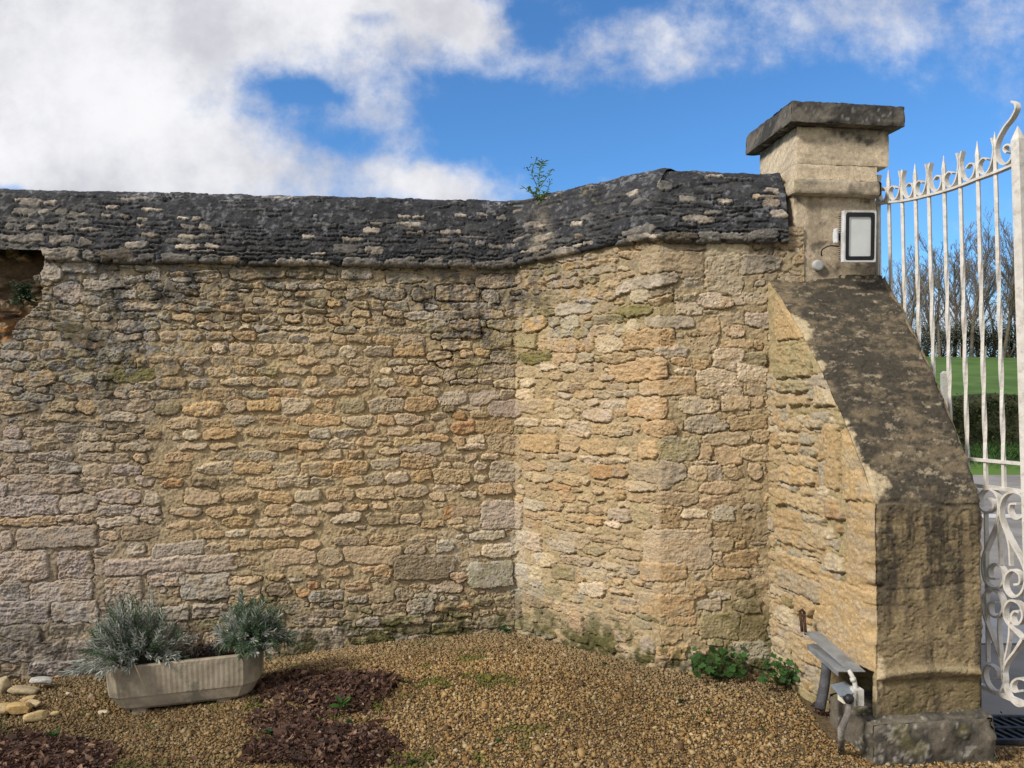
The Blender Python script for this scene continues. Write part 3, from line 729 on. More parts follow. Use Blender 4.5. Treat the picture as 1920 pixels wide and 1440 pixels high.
# leave out a measured stone that lies on another
keep = []
for s in custom:
    a = s[2] * s[3]
    ok = True
    for q in keep:
        w = min(s[0] + s[2], q[0] + q[2]) - max(s[0] - s[2], q[0] - q[2]); hh = min(s[1] + s[3], q[1] + q[3]) - max(s[1] - s[3], q[1] - q[3])
        if w > 0 and hh > 0 and w * hh > 0.33 * 4 * min(a, q[2] * q[3]):
            ok = False; break
    if ok:
        keep.append(s)
custom = keep


def occ_box(cu, cv, hw, hh):
    i0 = max(0, int((cu - hw - F.u0) / F.res)); i1 = max(i0 + 1, int((cu + hw - F.u0) / F.res))
    j0 = max(0, int((cv - hh - F.v0) / F.res)); j1 = max(j0 + 1, int((cv + hh - F.v0) / F.res))
    return (slice(j0, j1), slice(i0, i1))


for s in custom:
    occ[occ_box(*s[:4])] = True


def zone_of(cu, cv):
    i = min(F.nu - 1, max(0, int((cu - F.u0) / F.res))); j = min(F.nv - 1, max(0, int((cv - F.v0) / F.res)))
    return float(PX[j, i]), float(PY[j, i])


def zone_style(px, py):
    """how the stones sit: prot, edge, crack, roughness"""
    if px > 1240:
        return dict(prot=.013, crack=.006, rough=.0035, edge=.018)
    if px > 967:
        return dict(prot=.017, crack=.011, rough=.0055, edge=.016) if py < 700 else dict(prot=.019, crack=.007, rough=.005, edge=.018)
    if py < 620 or (px > 780 and py < 730):
        return dict(prot=.020, crack=.013, rough=.006, edge=.015)
    if px < 285:
        return dict(prot=.018, crack=.009, rough=.0055, edge=.018) if py < 1020 else dict(prot=.012, crack=.008, rough=.006, edge=.02)
    if py > 1080:
        return dict(prot=.020, crack=.014, rough=.007, edge=.018)
    return dict(prot=.023, crack=.005, rough=.0042, edge=.019)


def pick(px, py):
    if px < 300:
        return rs.choice('ppggttwd') if py > 800 else rs.choice('ggptmgd')
    if px > 1240:
        return rs.choice('tttwpoO')
    if px > 967:
        return rs.choice('tttwwogm') if py < 1100 else rs.choice('mmtgM')
    if py > 1120:
        return rs.choice('mmgptMd')
    if py < 600:
        return rs.choice('ggtdpt')
    return rs.choice('ootttwpgr')


filler = []
for lo, hi, hmin, hmax, wmin, wmax, lim in ((-0.12, 2.5, .055, .10, .10, .30, .10), (-0.12, 2.5, .032, .055, .06, .17, .06), (-0.12, 2.5, .022, .036, .035, .09, .03)):
    v = lo
    while v < hi:
        hrow = rs.uniform(hmin, hmax)
        u = -rs.uniform(0, .2)
        while u < CUM[3]:
            w = rs.uniform(wmin, wmax)
            hh = hrow * rs.uniform(.72, 1.0) / 2
            cu, cv = u + w / 2, v + hrow / 2 + rs.uniform(-.012, .012)
            b = occ_box(cu, cv, w / 2 + .003, hh + .003)
            sub = occ[b]
            if sub.size and sub.mean() < lim and cu > 0:
                px, py = zone_of(cu, cv)
                if 270 < px < 960 and 600 < py < 1100 and (rs.random() < .5 or w > .16):
                    u += w; continue
                filler.append((cu, cv, w / 2 - .004, hh, pick(px, py), px, py))
                occ[occ_box(cu, cv, w / 2, hh)] = True
            u += w + rs.uniform(.006, .022)
        v += hrow + rs.uniform(.004, .014)

for src, lst in (('f', filler), ('c', custom)):
    for cu, cv, hw, hh, c, px, py in lst:
        st = zone_style(px, py)
        col = np.array(TINT[c]) * rs.uniform(.92, 1.22)
        col = col * np.array((rs.uniform(.97, 1.03), 1, rs.uniform(.94, 1.06)))
        c2 = np.array(TINT[rs.choice('ttwgpo')])
        if c in 'mMdgG':
            c2 = np.array(TINT[rs.choice('mgdt')])
        big = hw * hh > .006
        if rs.random() < (.40 if src == 'f' else .16) and not big:
            col = col * .5 + np.array((.36, .29, .19)) * .5; st['prot'] *= .5; st['crack'] *= .5
        f = .55 if src == 'f' else 1.0
        rad = min(hw, hh) * (rs.uniform(.3, .5) if big or px > 1240 else rs.uniform(.5, .85))
        g_ = 1.07 if src == 'c' else 1.0
        F.stone(cu, cv, hw * g_, hh * g_ * 1.04, col, prot=st['prot'] * .58 * f * rs.uniform(.9 if big else .5, 1.45), ang=rs.gauss(0, .03 if hw > .06 else .07), rad=rad,
                edge=st['edge'] * .42 * rs.uniform(.6, 1.5), tx=rs.gauss(0, .0035), ty=rs.gauss(0.001, .004), rough=st['rough'] * rs.uniform(.9, 1.9),
                crack=st['crack'] * 1.7 * rs.uniform(.3, 1.5), cw=.0042, var=.15, col2=c2, pitted=rs.choice((0, .004, .006, .01)), power=rs.uniform(.28, .6), ta=rs.gauss(0, .05 if big else .16), tb=rs.uniform(-.08, .03) if big else rs.uniform(-.55, .06), sk=rs.gauss(0, .03 if big else .12))

# weathering and plain tints with a shape of their own: lichen, moss, soot-black crust, limewash traces
nb = fbm(F.U, F.V, 0.11, 5, 3, 0.65); nc = fbm(F.U, F.V, 0.035, 4, 13, 0.6); nv = fbm(F.U * 1.0, F.V * .25, 0.05, 4, 23)
F.blend(sst(nb + .5 * nc, .05, .7) * np.clip(g2(PX, PY, 170, 640, 190, 130) + g2(PX, PY, 900, 590, 130, 70) + g2(PX, PY, 300, 540, 260, 45) + g2(PX, PY, 700, 540, 260, 40), 0, 1), (.075, .068, .06), .75)
F.blend(sst(PY, 610, 500) * sst(nv + .4 * nb, -.2, .6) * sst(PX, 1020, 960), (.10, .09, .08), .45)
F.blend(sst(nb + .4 * nc, -.1, .5) * np.clip(g2(PX, PY, 1000, 1060, 75, 80) + g2(PX, PY, 1120, 1120, 70, 60) + .8 * g2(PX, PY, 900, 1040, 80, 60), 0, 1), (.50, .47, .42), .75)
F.blend(sst(nb + .5 * nc, -.1, .6) * np.clip(g2(PX, PY, 860, 1190, 330, 70) + g2(PX, PY, 1130, 1215, 130, 60) + 1.1 * g2(PX, PY, 1400, 1150, 80, 70) + .5 * g2(PX, PY, 560, 1120, 110, 50), 0, 1), (.12, .115, .03), .7)
F.blend(sst(nb + .4 * nc, .0, .6) * np.clip(g2(PX, PY, 240, 700, 70, 30) + g2(PX, PY, 1190, 590, 60, 35) + .7 * g2(PX, PY, 1010, 640, 60, 60) + .6 * g2(PX, PY, 1000, 670, 60, 30), 0, 1), (.20, .18, .055), .7)
F.blend(sst(nc + .3 * nb, .25, .7) * sst(PX, 1000, 300) * sst(PY, 900, 560), (.46, .45, .43), .45)
F.blend(sst(nc + .3 * nb, .1, .6) * g2(PX, PY, 1120, 1000, 150, 330), (.26, .215, .145), .4)
F.blend(sst(nv + .3 * nb, -.1, .5) * np.clip(g2(PX, PY, 1345, 470, 60, 25) + g2(PX, PY, 1450, 460, 30, 60) + g2(PX, PY, 1050, 480, 30, 30), 0, 1), (.06, .055, .055), .7)
F.blend(g2(PX, PY, 640, 800, 430, 300) + .5 * sst(PX + 40 * fbm(F.U, F.V, .15, 3, 77), 930, 1010), F.C * np.array((1.05, 1.0, .88)), .8)
F.blend(sst(nb + .4 * nc, -.5, .4) * np.clip(g2(PX, PY, 1415, 1080, 55, 170), 0, 1), (.155, .12, .07), .6)
F.blend(sst(nc + .6 * nb, .15, .6) * np.clip(g2(PX, PY, 200, 660, 230, 110) + g2(PX, PY, 900, 600, 120, 80), 0, 1), (.055, .05, .047), .6)
F.blend(sst(nc - .3 * nb, .2, .65) * np.clip(g2(PX, PY, 170, 640, 240, 120) + g2(PX, PY, 880, 580, 150, 60) + g2(PX, PY, 1060, 560, 90, 120), 0, 1), (.44, .42, .41), .55)
F.blend(left * sst(PY, 700, 950), F.C * np.array((.95, .95, 1.03)), .9)  # lower left tinted slightly bluer

# where stones have fallen out of the face at the left end
uh = wall_uv(76, 500)[0]
zt = wall_uv(40, 435)[1]; zb = wall_uv(20, 640)[1]
edge_u = uh + .03 * fbm(F.V * 0 + 3.0, F.V, 0.12, 3, 5) - .17 * sst(F.V, zb + .26, zb + .02)
hole = sst(edge_u - F.U + .02 * nc, -.012, .012) * sst(F.V, zb - .03 + .03 * nb + .02 * nc, zb + .03) * sst(F.U, uh - .95, uh - .9)
rub = fbm(F.U, F.V, 0.12, 4, 33); rub2 = fbm(F.U, F.V * 1.7, 0.05, 3, 37)
HF = Field(0.0, uh + .12, zb - .12, zt + .25, .006, 51)
for k in range(150):
    cu_, cv_ = rs.uniform(0, uh + .1), rs.uniform(zb - .1, zt + .2)
    HF.stone(cu_, cv_, rs.uniform(.03, .085), rs.uniform(.014, .032), np.array(rs.choice(((.17, .125, .08), (.23, .175, .115), (.12, .09, .065), (.28, .20, .12)))), prot=rs.uniform(.01, .06), ang=rs.gauss(0, .2), tx=rs.gauss(0, .01), ty=rs.gauss(0, .008), rough=.012, crack=0, ta=rs.gauss(0, .2), power=.35, edge=.008)
HF.C = np.where(HF.S[..., None] > 0, HF.C, np.array((.10, .068, .042)))
hh_ = HF.sample(HF.H, F.U, F.V); hcc = HF.sample(HF.C, F.U, F.V) * 1.25
F.H = F.H * (1 - hole) + hole * (-.125 + .03 * rub + hh_ - .05 * sst(F.V, zb, zt))
hc = hcc * (1 + .25 * rub2)[..., None]
orange = (g2(PX, PY, 15, 620, 60, 40) * sst(rub2, -.3, .4))[..., None]
hc = hc * (1 - orange) + np.array((.38, .20, .075)) * orange
F.C = F.C * (1 - hole[..., None]) + hc * hole[..., None]
grey = np.clip(1.0 * sst(PY, 640, 520) * sst(PX, 1040, 960) + .8 * left * sst(PY, 1100, 600) + .5 * sst(PY, 600, 500) * (PX > 1000) + .75 * sst(PY, 1040, 1180) * sst(PX, 1240, 1000), 0, 1) * sst(nb + .6 * n_l + .4 * nc, -.9, .6)
F.C = F.C * (1 - grey[..., None] * np.array((.36, .33, .27)))
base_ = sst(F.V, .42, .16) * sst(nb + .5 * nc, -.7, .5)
F.blend(sst(F.V, .40, .20) * sst(nb + .6 * nc, -.3, .5) * sst(F.U, LEN[0] - 1.9, LEN[0] - 1.2), (.105, .10, .030), .85)
F.blend(sst(F.V, .30, .17) * sst(nc - .3 * nb, -.1, .5), (.06, .052, .035), .5)
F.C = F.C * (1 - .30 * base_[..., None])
F.C = F.C * np.array((.95, .93, .885))

P3 = np.stack([_pp[None, :, 0] + _nn[None, :, 0] * F.H, _pp[None, :, 1] + _nn[None, :, 1] * F.H, F.V], -1)
nr, nc_ = F.U.shape
verts = [P3.reshape(-1, 3)]; cols = [F.C.reshape(-1, 3)]
faces = [grid_faces(nr, nc_)]
# the wall's thickness: back, ends, top and foot
cu = np.array(CUM, dtype=float); cp, cn = plan(cu)
off = nr * nc_
sh = []
for z in (-.12, 2.50):
    for i in range(4): sh.append((cp[i, 0] - cn[i, 0] * .04, cp[i, 1] - cn[i, 1] * .04, z))
    for i in range(4): sh.append((cp[i, 0] - cn[i, 0] * .46, cp[i, 1] - cn[i, 1] * .46, z))
sf = []
for i in range(3):
    sf += [(off + 4 + i + 1, off + 4 + i, off + 12 + i, off + 12 + i + 1), (off + 8 + i, off + 8 + i + 1, off + 12 + i + 1, off + 12 + i), (off + i + 1, off + i, off + 4 + i, off + 4 + i + 1)]
sf += [(off, off + 8, off + 12, off + 4), (off + 3, off + 7, off + 15, off + 11)]
verts.append(np.array(sh)); cols.append(np.full((16, 3), .3)); faces.append(np.array(sf))
wall = empty('stone_wall', (float(PB[0]), float(PB[1]), 0))
tag(wall, 'long ochre rubble stone wall with an inward corner and blackened coping behind the planter', 'wall', kind='thing')
WOFF = np.array((PB[0], PB[1], 0.0))
link('masonry', np_mesh('masonry', np.concatenate(verts) - WOFF, faces, np.concatenate(cols)), M_STONE, wall)

# ------------------------------------------------------------------ coping: small stones set in mortar, leaning back
prof = catmull([Vector(p) for p in ((-.06, .012, 0), (-.02, .002, 0), (.022, .0, 0), (.036, .010, 0), (.040, .05, 0), (.034, .12, 0), (.014, .21, 0), (-.015, .30, 0), (-.042, .375, 0),
                                    (-.075, .43, 0), (-.13, .464, 0), (-.24, .475, 0), (-.38, .455, 0), (-.45, .36, 0), (-.50, .2, 0), (-.52, .02, 0))], 12)
prof = np.array([(p.x, p.y) for p in prof])
sl_ = np.concatenate([[0], np.cumsum(np.hypot(*np.diff(prof, axis=0).T))])
CRES = 0.005
FC = Field(0.0, CUM[3] - 0.09, 0.0, float(sl_[-1]), CRES, 17)
q = FC.v
pn = np.stack([np.interp(q, sl_, prof[:, 0]), np.interp(q, sl_, prof[:, 1])], -1)
tg = np.gradient(pn, axis=0); tg /= np.linalg.norm(tg, axis=1)[:, None]
nq = np.stack([tg[:, 1], -tg[:, 0]], -1)
cp2, cn2 = plan(FC.u)
zlow = np.interp(FC.u, [0, LEN[0] - .1, LEN[0] + .1, CUM[2] - .05, CUM[2] + .05, CUM[3]], [2.395, 2.402, 2.425, 2.445, 2.425, 2.42])
ztop = np.interp(FC.u, [0, LEN[0], LEN[0] + .4, CUM[2], CUM[3]], [.965, .965, .925, .875, .865])
ztop = ztop + .012 * fbm(FC.u, FC.u * 0, 0.45, 3, 9)


def cope_pos(h):
    n_ = pn[:, None, 0] + nq[:, None, 0] * h; z_ = pn[:, None, 1] + nq[:, None, 1] * h
    return np.stack([cp2[None, :, 0] + cn2[None, :, 0] * n_, cp2[None, :, 1] + cn2[None, :, 1] * n_, zlow[None, :] + z_ * ztop[None, :]], -1)


CX, CY = project(cope_pos(np.zeros(FC.U.shape)))
front = (FC.V < 0.62)
nb = fbm(FC.U, FC.V, 0.13, 5, 3, 0.62); ncc = fbm(FC.U, FC.V, 0.03, 4, 13, 0.65); nst = fbm(FC.U, FC.V * .3, 0.07, 4, 19)
FC.H = .004 * ncc + .006 * fbm(FC.U, FC.V, .1, 3, 4) + .001 * FC.fine
FC.C = np.array((.062, .063, .068)) * (1 + .35 * ncc + .3 * nb + .2 * FC.fine)[..., None]
rs = random.Random(5)
v = 0.045
lips = []
while v < 0.60:
    hrow = rs.uniform(.016, .036) if v > .06 else .070
    u = -rs.uniform(0, .15)
    while u < CUM[3]:
        w = rs.uniform(.06, .20)
        if rs.random() < (.95 if v < .1 else .80 if v < .36 else .3):
            lips.append((u + w / 2, v + hrow / 2, w / 2 - .004, hrow / 2 * rs.uniform(.8, 1.0), (rs.choice('wtwg') if rs.random() < (.10 if v < .34 else .03) else None)))
        u += w + rs.uniform(.004, .014)
    v += hrow + rs.uniform(.003, .008)
cst = []
for x0, y0, x1, y1, c in read_stones(COPE_STONES):
    xm, ym = (x0 + x1) / 2, (y0 + y1) / 2
    d2 = np.where(front, (CX - xm) ** 2 + (CY - ym) ** 2, 1e9)
    j, i = np.unravel_index(np.argmin(d2), d2.shape)
    sx = abs(CX[j, min(i + 4, FC.nu - 1)] - CX[j, max(i - 4, 0)]) / (8 * CRES); sy = abs(CY[min(j + 3, FC.nv - 1), i] - CY[max(j - 3, 0), i]) / (6 * CRES)
    cst.append((FC.u[i], FC.v[j], (x1 - x0) / 2 / max(sx, 60), (y1 - y0) / 2 / max(sy, 90) * (.8 if 1000 < xm < 1235 else 1), c))
for cu_, cv_, hw, hh, c in lips + cst:
    dark = c is None
    if dark and cv_ < .12:
        col = np.array(rs.choice(((.24, .225, .195), (.17, .16, .145), (.30, .275, .23), (.12, .115, .105)))); c2 = np.array((.10, .095, .09))
    elif dark:
        col = np.array(rs.choice(((.065, .065, .070), (.085, .082, .082), (.05, .05, .055), (.13, .125, .115)))) * rs.uniform(.8, 1.2)
        c2 = np.array(rs.choice(((.16, .15, .135), (.05, .05, .05), (.10, .095, .08))))
    else:
        col = np.array(TINT[c]) * rs.uniform(1.1, 1.6) * (1.0 if c in 'wt' else .65); c2 = np.array((.14, .13, .115))
    low = cv_ < .16
    FC.stone(cu_, cv_, hw, min(hh, .045), col, prot=(rs.uniform(.002, .008) if dark else rs.uniform(.004, .009)) + (.008 if cv_ < .1 else 0), ang=rs.gauss(0, .05), ta=rs.gauss(0, .15), tb=rs.uniform(-.4, .05), sk=rs.gauss(0, .12), power=.4, rad=min(hw, hh) * rs.uniform(.4, .8), edge=.008,
             ty=-rs.uniform(.0, .002), rough=.006, crack=.010, cw=.0045, var=.35, col2=c2, pitted=rs.choice((0, .006)))
# lichen: grey-white specks along the top, black crust, a little yellow-green moss
FC.blend(sst(nst + .5 * nb, -.35, .5) * sst(FC.V, .12, .3), (.042, .041, .043), .5)
FC.blend(sst(ncc + .3 * nb, .35, .7) * sst(FC.V, .08, .2), (.30, .30, .30), .6)
FC.blend(sst(fbm(FC.U, FC.V, .016, 2, 29) + .3 * nb, .45, .75) * sst(FC.V, .46, .56) * sst(nb, -.1, .4), (.45, .45, .44), .8)
FC.blend(sst(nb + .4 * ncc, .35, .8) * sst(CX, 330, 60) * sst(FC.V, .3, .45), (.10, .10, .055), .6)
FC.blend(sst(ncc + nb, .3, .8) * np.clip(g2(CX, CY, 1080, 370, 50, 18) + g2(CX, CY, 1120, 385, 30, 12), 0, 1), (.22, .17, .05), .8)
FC.blend(sst(fbm(FC.U, FC.V * 1.8, .07, 5, 47, .7), .05, .6) * (FC.V < .5), (.135, .13, .12), .55)
# pale stripe of renewed stones in the inner corner, and the pale left end
FC.blend(g2(CX, CY, 1012, 440, 20, 45) * sst(ncc + nb, -.6, .2), (.36, .30, .21), .75)
FC.blend(sst(CX, 420, 0) * sst(ncc + .6 * nb, -.2, .6), (.17, .16, .145), .5)
FC.blend(sst(CX, 200, 20) * sst(ncc + .6 * nb, -.1, .6) * sst(FC.V, .5, .35), (.30, .275, .225), .5)
CP3 = cope_pos(FC.H)
# the lowest course is missing above the hole
lift = sst(uh + .035 - FC.U + .02 * ncc, -.01, .01) * sst(FC.V, .15, .10)
CP3[..., 2] += lift * .085
CP3[..., :2] -= (cn2[None] * (lift * .03)[..., None])
nr, nc_ = FC.U.shape
cv_ = np.concatenate([CP3.reshape(-1, 3)])
# end caps and underside
capv = []; 
fl = [grid_faces(nr, nc_)]
i = np.arange(nr * nc_).reshape(nr, nc_)
fl.append(np.stack([i[0, :-1], i[-1, :-1], i[-1, 1:], i[0, 1:]], -1))
nvv = len(cv_)
ev = CP3[:, -1, :]; em = ev[(ev[:, 2] > 0)].mean(0)
cv_ = np.concatenate([cv_, em[None]]); cc_ = np.concatenate([FC.C.reshape(-1, 3), [[.08, .075, .07]]])
fl.append(np.stack([i[:-1, -1], np.full(nr - 1, nvv), i[1:, -1]], -1))
cope = link('coping', np_mesh('coping', cv_ - WOFF, fl, cc_ * np.array((.60, .61, .64))), M_COPE, wall)

# ------------------------------------------------------------------ gate pillar: dressed-stone shaft, moulding, cap and the sloping buttress in front
A7 = R(7)
PE = Vector((math.cos(A7), math.sin(A7), 0)); PB_ = Vector((-math.sin(A7), math.cos(A7), 0))
PO = Vector((1.4875, 4.05, 0))                                # front left corner of the shaft
pillar = empty('gate_pillar', PO, A7)
tag(pillar, 'square stone gate pillar with an overhanging cap and a sloping black-stained buttress', 'gate pillar', kind='thing')


def rough_block(name, lo, hi, mat, parent, col, seed, rad=.012, amp=.003, res=.011, stain=None, chip=.006):
    """dressed stone: a box with worn arrises and an uneven face; coordinates in the parent's space"""
    lo = np.array(lo, float); hi = np.array(hi, float); c = (lo + hi) / 2; h = (hi - lo) / 2
    V = []; Fc = []; off = 0
    for ax in range(3):
        a, b = [k for k in range(3) if k != ax]
        na = max(3, int(2 * h[a] / res)); nb_ = max(3, int(2 * h[b] / res))
        ga, gb = np.meshgrid(np.linspace(-1, 1, na), np.linspace(-1, 1, nb_))
        for s in (-1, 1):
            p = np.zeros(ga.shape + (3,)); p[..., a] = ga * h[a]; p[..., b] = gb * h[b]; p[..., ax] = s * h[ax]
            r = min(rad, h.min() * .8)
            inner = np.clip(p, -(h - r), h - r)
            d = p - inner; L = np.linalg.norm(d, axis=-1, keepdims=True); L[L < 1e-9] = 1
            nrm = d / L
            p = inner + nrm * r
            q = p + c
            w1 = q[..., 0] + .37 * q[..., 1] + 1.7 * (ax == 0); w2 = q[..., 2] + .61 * q[..., 1] + .9 * (ax == 2)
            edge = np.clip(1 - np.abs(np.sort(np.abs(p) / h, axis=-1)[..., 1] - 1) * 8, 0, 1)
            n = fbm(w1, w2, .09, 4, seed) * amp + fbm(w1, w2, .022, 3, seed + 5, .65) * amp * .5 - edge * chip * sst(fbm(w1, w2, .05, 3, seed + 9), -.1, .8)
            p = p + nrm * n[..., None]
            cc = np.array(col) * (1 + .13 * fbm(w1, w2, .16, 4, seed + 2) + .09 * fbm(w1, w2 * 2.2, .02, 3, seed + 4))[..., None]
            if stain is not None:
                cc = stain(cc, q, w1, w2)
            V.append((p + c).reshape(-1, 3)); CV.append(cc.reshape(-1, 3)) if False else colbuf.append(cc.reshape(-1, 3))
            flip = (s > 0) if ax == 1 else (s < 0)
            Fc.append(grid_faces(*ga.shape, off=off, flip=flip)); off += ga.size
    cols = np.concatenate(colbuf); colbuf.clear()
    return link(name, np_mesh(name, np.concatenate(V), Fc, cols), mat, parent)


colbuf = []


def blendc(cc, m, col, amt=1.0):
    k = (np.clip(m, 0, 1) * amt)[..., None]
    return cc * (1 - k) + np.array(col) * k


def st_shaft(cc, q, a, b):
    n1 = fbm(a, b, .12, 4, 3); n2 = fbm(a, b, .03, 4, 8, .6); n3 = fbm(a, b * .2, .05, 4, 14)
    z = q[..., 2]
    cc = blendc(cc, sst(n3 + .4 * n1, .0, .7), (.22, .175, .125), .5)
    cc = blendc(cc, sst(np.abs(z - 2.42), .012, .0) * sst(n2, -.4, .2), (.06, .05, .04), .8)          # bed joint
    cc = blendc(cc, sst(z, 2.56, 2.66) * sst(n1 + n3, -.3, .5), (.11, .09, .07), .5)
    cc = blendc(cc, sst(z, 2.36, 2.24) * sst(n1 + .3 * n2, -.4, .4), (.10, .08, .06), .6)
    cc = blendc(cc, sst(n2 + n1, .6, 1.0), (.05, .045, .04), .6)
    return cc


def st_neck(cc, q, a, b):
    n1 = fbm(a, b, .12, 4, 23); n2 = fbm(a, b, .03, 4, 28, .6)
    z = q[..., 2]
    top = sst(z + .03 * n1, 2.955, 3.02)
    cc = blendc(cc, top * sst(n1 + .5 * n2, -.6, .4), (.045, .042, .042), .8)
    cc = blendc(cc, sst(n1 + .6 * n2, .35, .8) * (q[..., 0] > .25) * sst(z, 2.86, 2.92), (.06, .055, .055), .85)
    cc = blendc(cc, sst(fbm(a, b * 3, .05, 3, 9), .1, .7), (.33, .26, .19), .5)
    return cc


def st_cap(cc, q, a, b):
    n1 = fbm(a, b, .14, 4, 33); n2 = fbm(a, b, .025, 4, 38, .65)
    cc = blendc(cc, sst(n1 + .6 * n2, -.65, .35), (.040, .038, .037), .9)
    cc = blendc(cc, sst(n2 + .3 * n1, .5, .8), (.30, .29, .26), .7)
    cc = blendc(cc, sst(q[..., 2], 3.115, 3.14), (.05, .048, .047), .6)
    return cc


def st_band(cc, q, a, b):
    n1 = fbm(a, b, .10, 4, 43); n2 = fbm(a, b, .03, 4, 48, .6)
    cc = blendc(cc, sst(n1 + .5 * n2, .1, .7), (.13, .11, .085), .6)
    cc = blendc(cc, sst(q[..., 2], 2.72, 2.745) * sst(n2, -.3, .3), (.32, .30, .25), .5)
    cc = blendc(cc, sst(q[..., 0], .05, -.03) * sst(n1 + n2, -.2, .5), (.22, .19, .09), .5)
    return cc


rough_block('shaft', (0, 0, -.05), (.472, .46, 2.69), M_ASHLAR, pillar, (.47, .385, .275), 3, rad=.02, amp=.004, stain=st_shaft)
bnd = MB()
band = rough_block('string_course', (-.022, -.048, 2.665), (.478, .47, 2.752), M_ASHLAR, pillar, (.48, .40, .29), 13, rad=.022, amp=.004, stain=st_band, chip=.014)
rough_block('neck_block', (.018, -.004, 2.74), (.473, .44, 2.838), M_ASHLAR, pillar, (.58, .475, .335), 23, rad=.003, amp=.002, stain=st_neck, chip=.002)
rough_block('upper_block', (.018, -.006, 2.836), (.540, .44, 3.035), M_ASHLAR, pillar, (.58, .475, .335), 25, rad=.004, amp=.0025, stain=st_neck, chip=.003)
rough_block('cap', (-.043, -.066, 3.036), (.592, .50, 3.146), M_ASHLAR, pillar, (.16, .14, .115), 31, rad=.006, amp=.004, stain=st_cap, chip=.008)

# buttress: one sheet over its left face, sloping front and right face
TL, FL_ = np.array((1.352, 4.06)), np.array((1.556, 3.30))
TR, FR_ = np.array((1.993, 4.10)), np.array((2.056, 3.372))
ZT, ZE = 2.235, 1.143
DPT = float(np.hypot(*(FL_ - TL)))
BF = Field(0.0, DPT + .02, 0.0, 2.32, .0042, 29)
eL = (FL_ - TL) / DPT; nL = np.array((-eL[1], eL[0])); nL = nL if nL[0] < 0 else -nL


def butt_sz(px, py):
    d = ray(px, py)
    t = np.dot(TL, nL) / np.dot(d[:2], nL)
    p = d[:2] * t
    return float(np.dot(p - TL, eL)), CAMZ + d[2] * t


BF.H = .0035 * fbm(BF.U, BF.V, .03, 3, 7) + .006 * fbm(BF.U, BF.V, .12, 3, 9)
n1 = fbm(BF.U, BF.V, .15, 4, 5); n2 = fbm(BF.U, BF.V, .03, 4, 6, .6)
BF.C = np.array((.37, .305, .19)) * (1 + .1 * n1 + .1 * n2)[..., None]
rs = random.Random(4)
for k in range(260):
    BF.stone(rs.uniform(.0, .5), rs.uniform(.2, 1.7), rs.uniform(.03, .08), rs.uniform(.018, .035), np.array(TINT[rs.choice('towgpt')]), prot=.010, crack=.012, rough=.007, power=.35, edge=.009, ta=rs.gauss(0, .15))
for x0, y0, x1, y1, c in read_stones(BUTTRESS_STONES):
    xm, ym = (x0 + x1) / 2, (y0 + y1) / 2
    sa, _ = butt_sz(x0, ym); sb, _ = butt_sz(x1, ym); _, za = butt_sz(xm, y0); _, zb_ = butt_sz(xm, y1)
    big = (y1 - y0) > 100
    BF.stone((sa + sb) / 2, (za + zb_) / 2, abs(sb - sa) / 2, abs(za - zb_) / 2 * (.97 if big else .88), (np.array(TINT[c]) * .85 + np.array((.47, .375, .22)) * .15) * rs.uniform(.85, 1.12), prot=.022 if not big else .014, rad=.018, ta=rs.gauss(0, .1) if not big else 0, tb=rs.uniform(-.15, .05) if not big else 0, power=.35, edge=.010,
             ang=rs.gauss(0, .03), tx=rs.gauss(0, .003), ty=rs.gauss(0, .004), crack=.020, cw=.0045, rough=.005 if big else .010, var=.12, col2=TINT[rs.choice('tgpo')], pitted=.008)
n1 = fbm(BF.U, BF.V, .15, 4, 5); n2 = fbm(BF.U, BF.V, .03, 4, 6, .6)
BF.blend(sst(n1 + .5 * n2, .1, .7) * sst(BF.V, .75, .4), (.33, .28, .22), .5)
BF.blend(sst(n2 + .5 * n1, .0, .5) * sst(BF.V, .32, .2), (.20, .175, .07), .6)
# recess behind the metal cover, low in the left face
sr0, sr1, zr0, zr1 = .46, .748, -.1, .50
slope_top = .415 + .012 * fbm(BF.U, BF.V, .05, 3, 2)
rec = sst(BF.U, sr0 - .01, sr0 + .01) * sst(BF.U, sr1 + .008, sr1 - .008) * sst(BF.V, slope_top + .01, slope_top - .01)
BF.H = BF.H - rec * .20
BF.blend(rec, (.10, .09, .045), .8)  # dark moss tone, with the hollow's shade put into the colour as well
BF.C = BF.C * np.array((.90, .87, .76))

NLc, NF, NRt = 170, 120, 40
zs = np.arange(-.05, ZT + .02, .0045)
zs[-1] = ZT + .015
kz = np.clip((zs - ZE) / (ZT - ZE), 0, 1)
tz = np.where(zs < ZE, 1.0, np.clip((1 - kz) + .17 * kz * (1 - kz) * 2, 0, 1))
tz = np.maximum(tz, .004)
rows = len(zs)
tl = np.linspace(0, 1, NLc)[None, :] * tz[:, None]
plL = TL + (FL_ - TL) * tl[..., None]
Hs = BF.sample(BF.H, tl * DPT, np.broadcast_to(zs[:, None], tl.shape)); Cs = BF.sample(BF.C, tl * DPT, np.broadcast_to(zs[:, None], tl.shape))
Z = np.broadcast_to(zs[:, None], tl.shape)
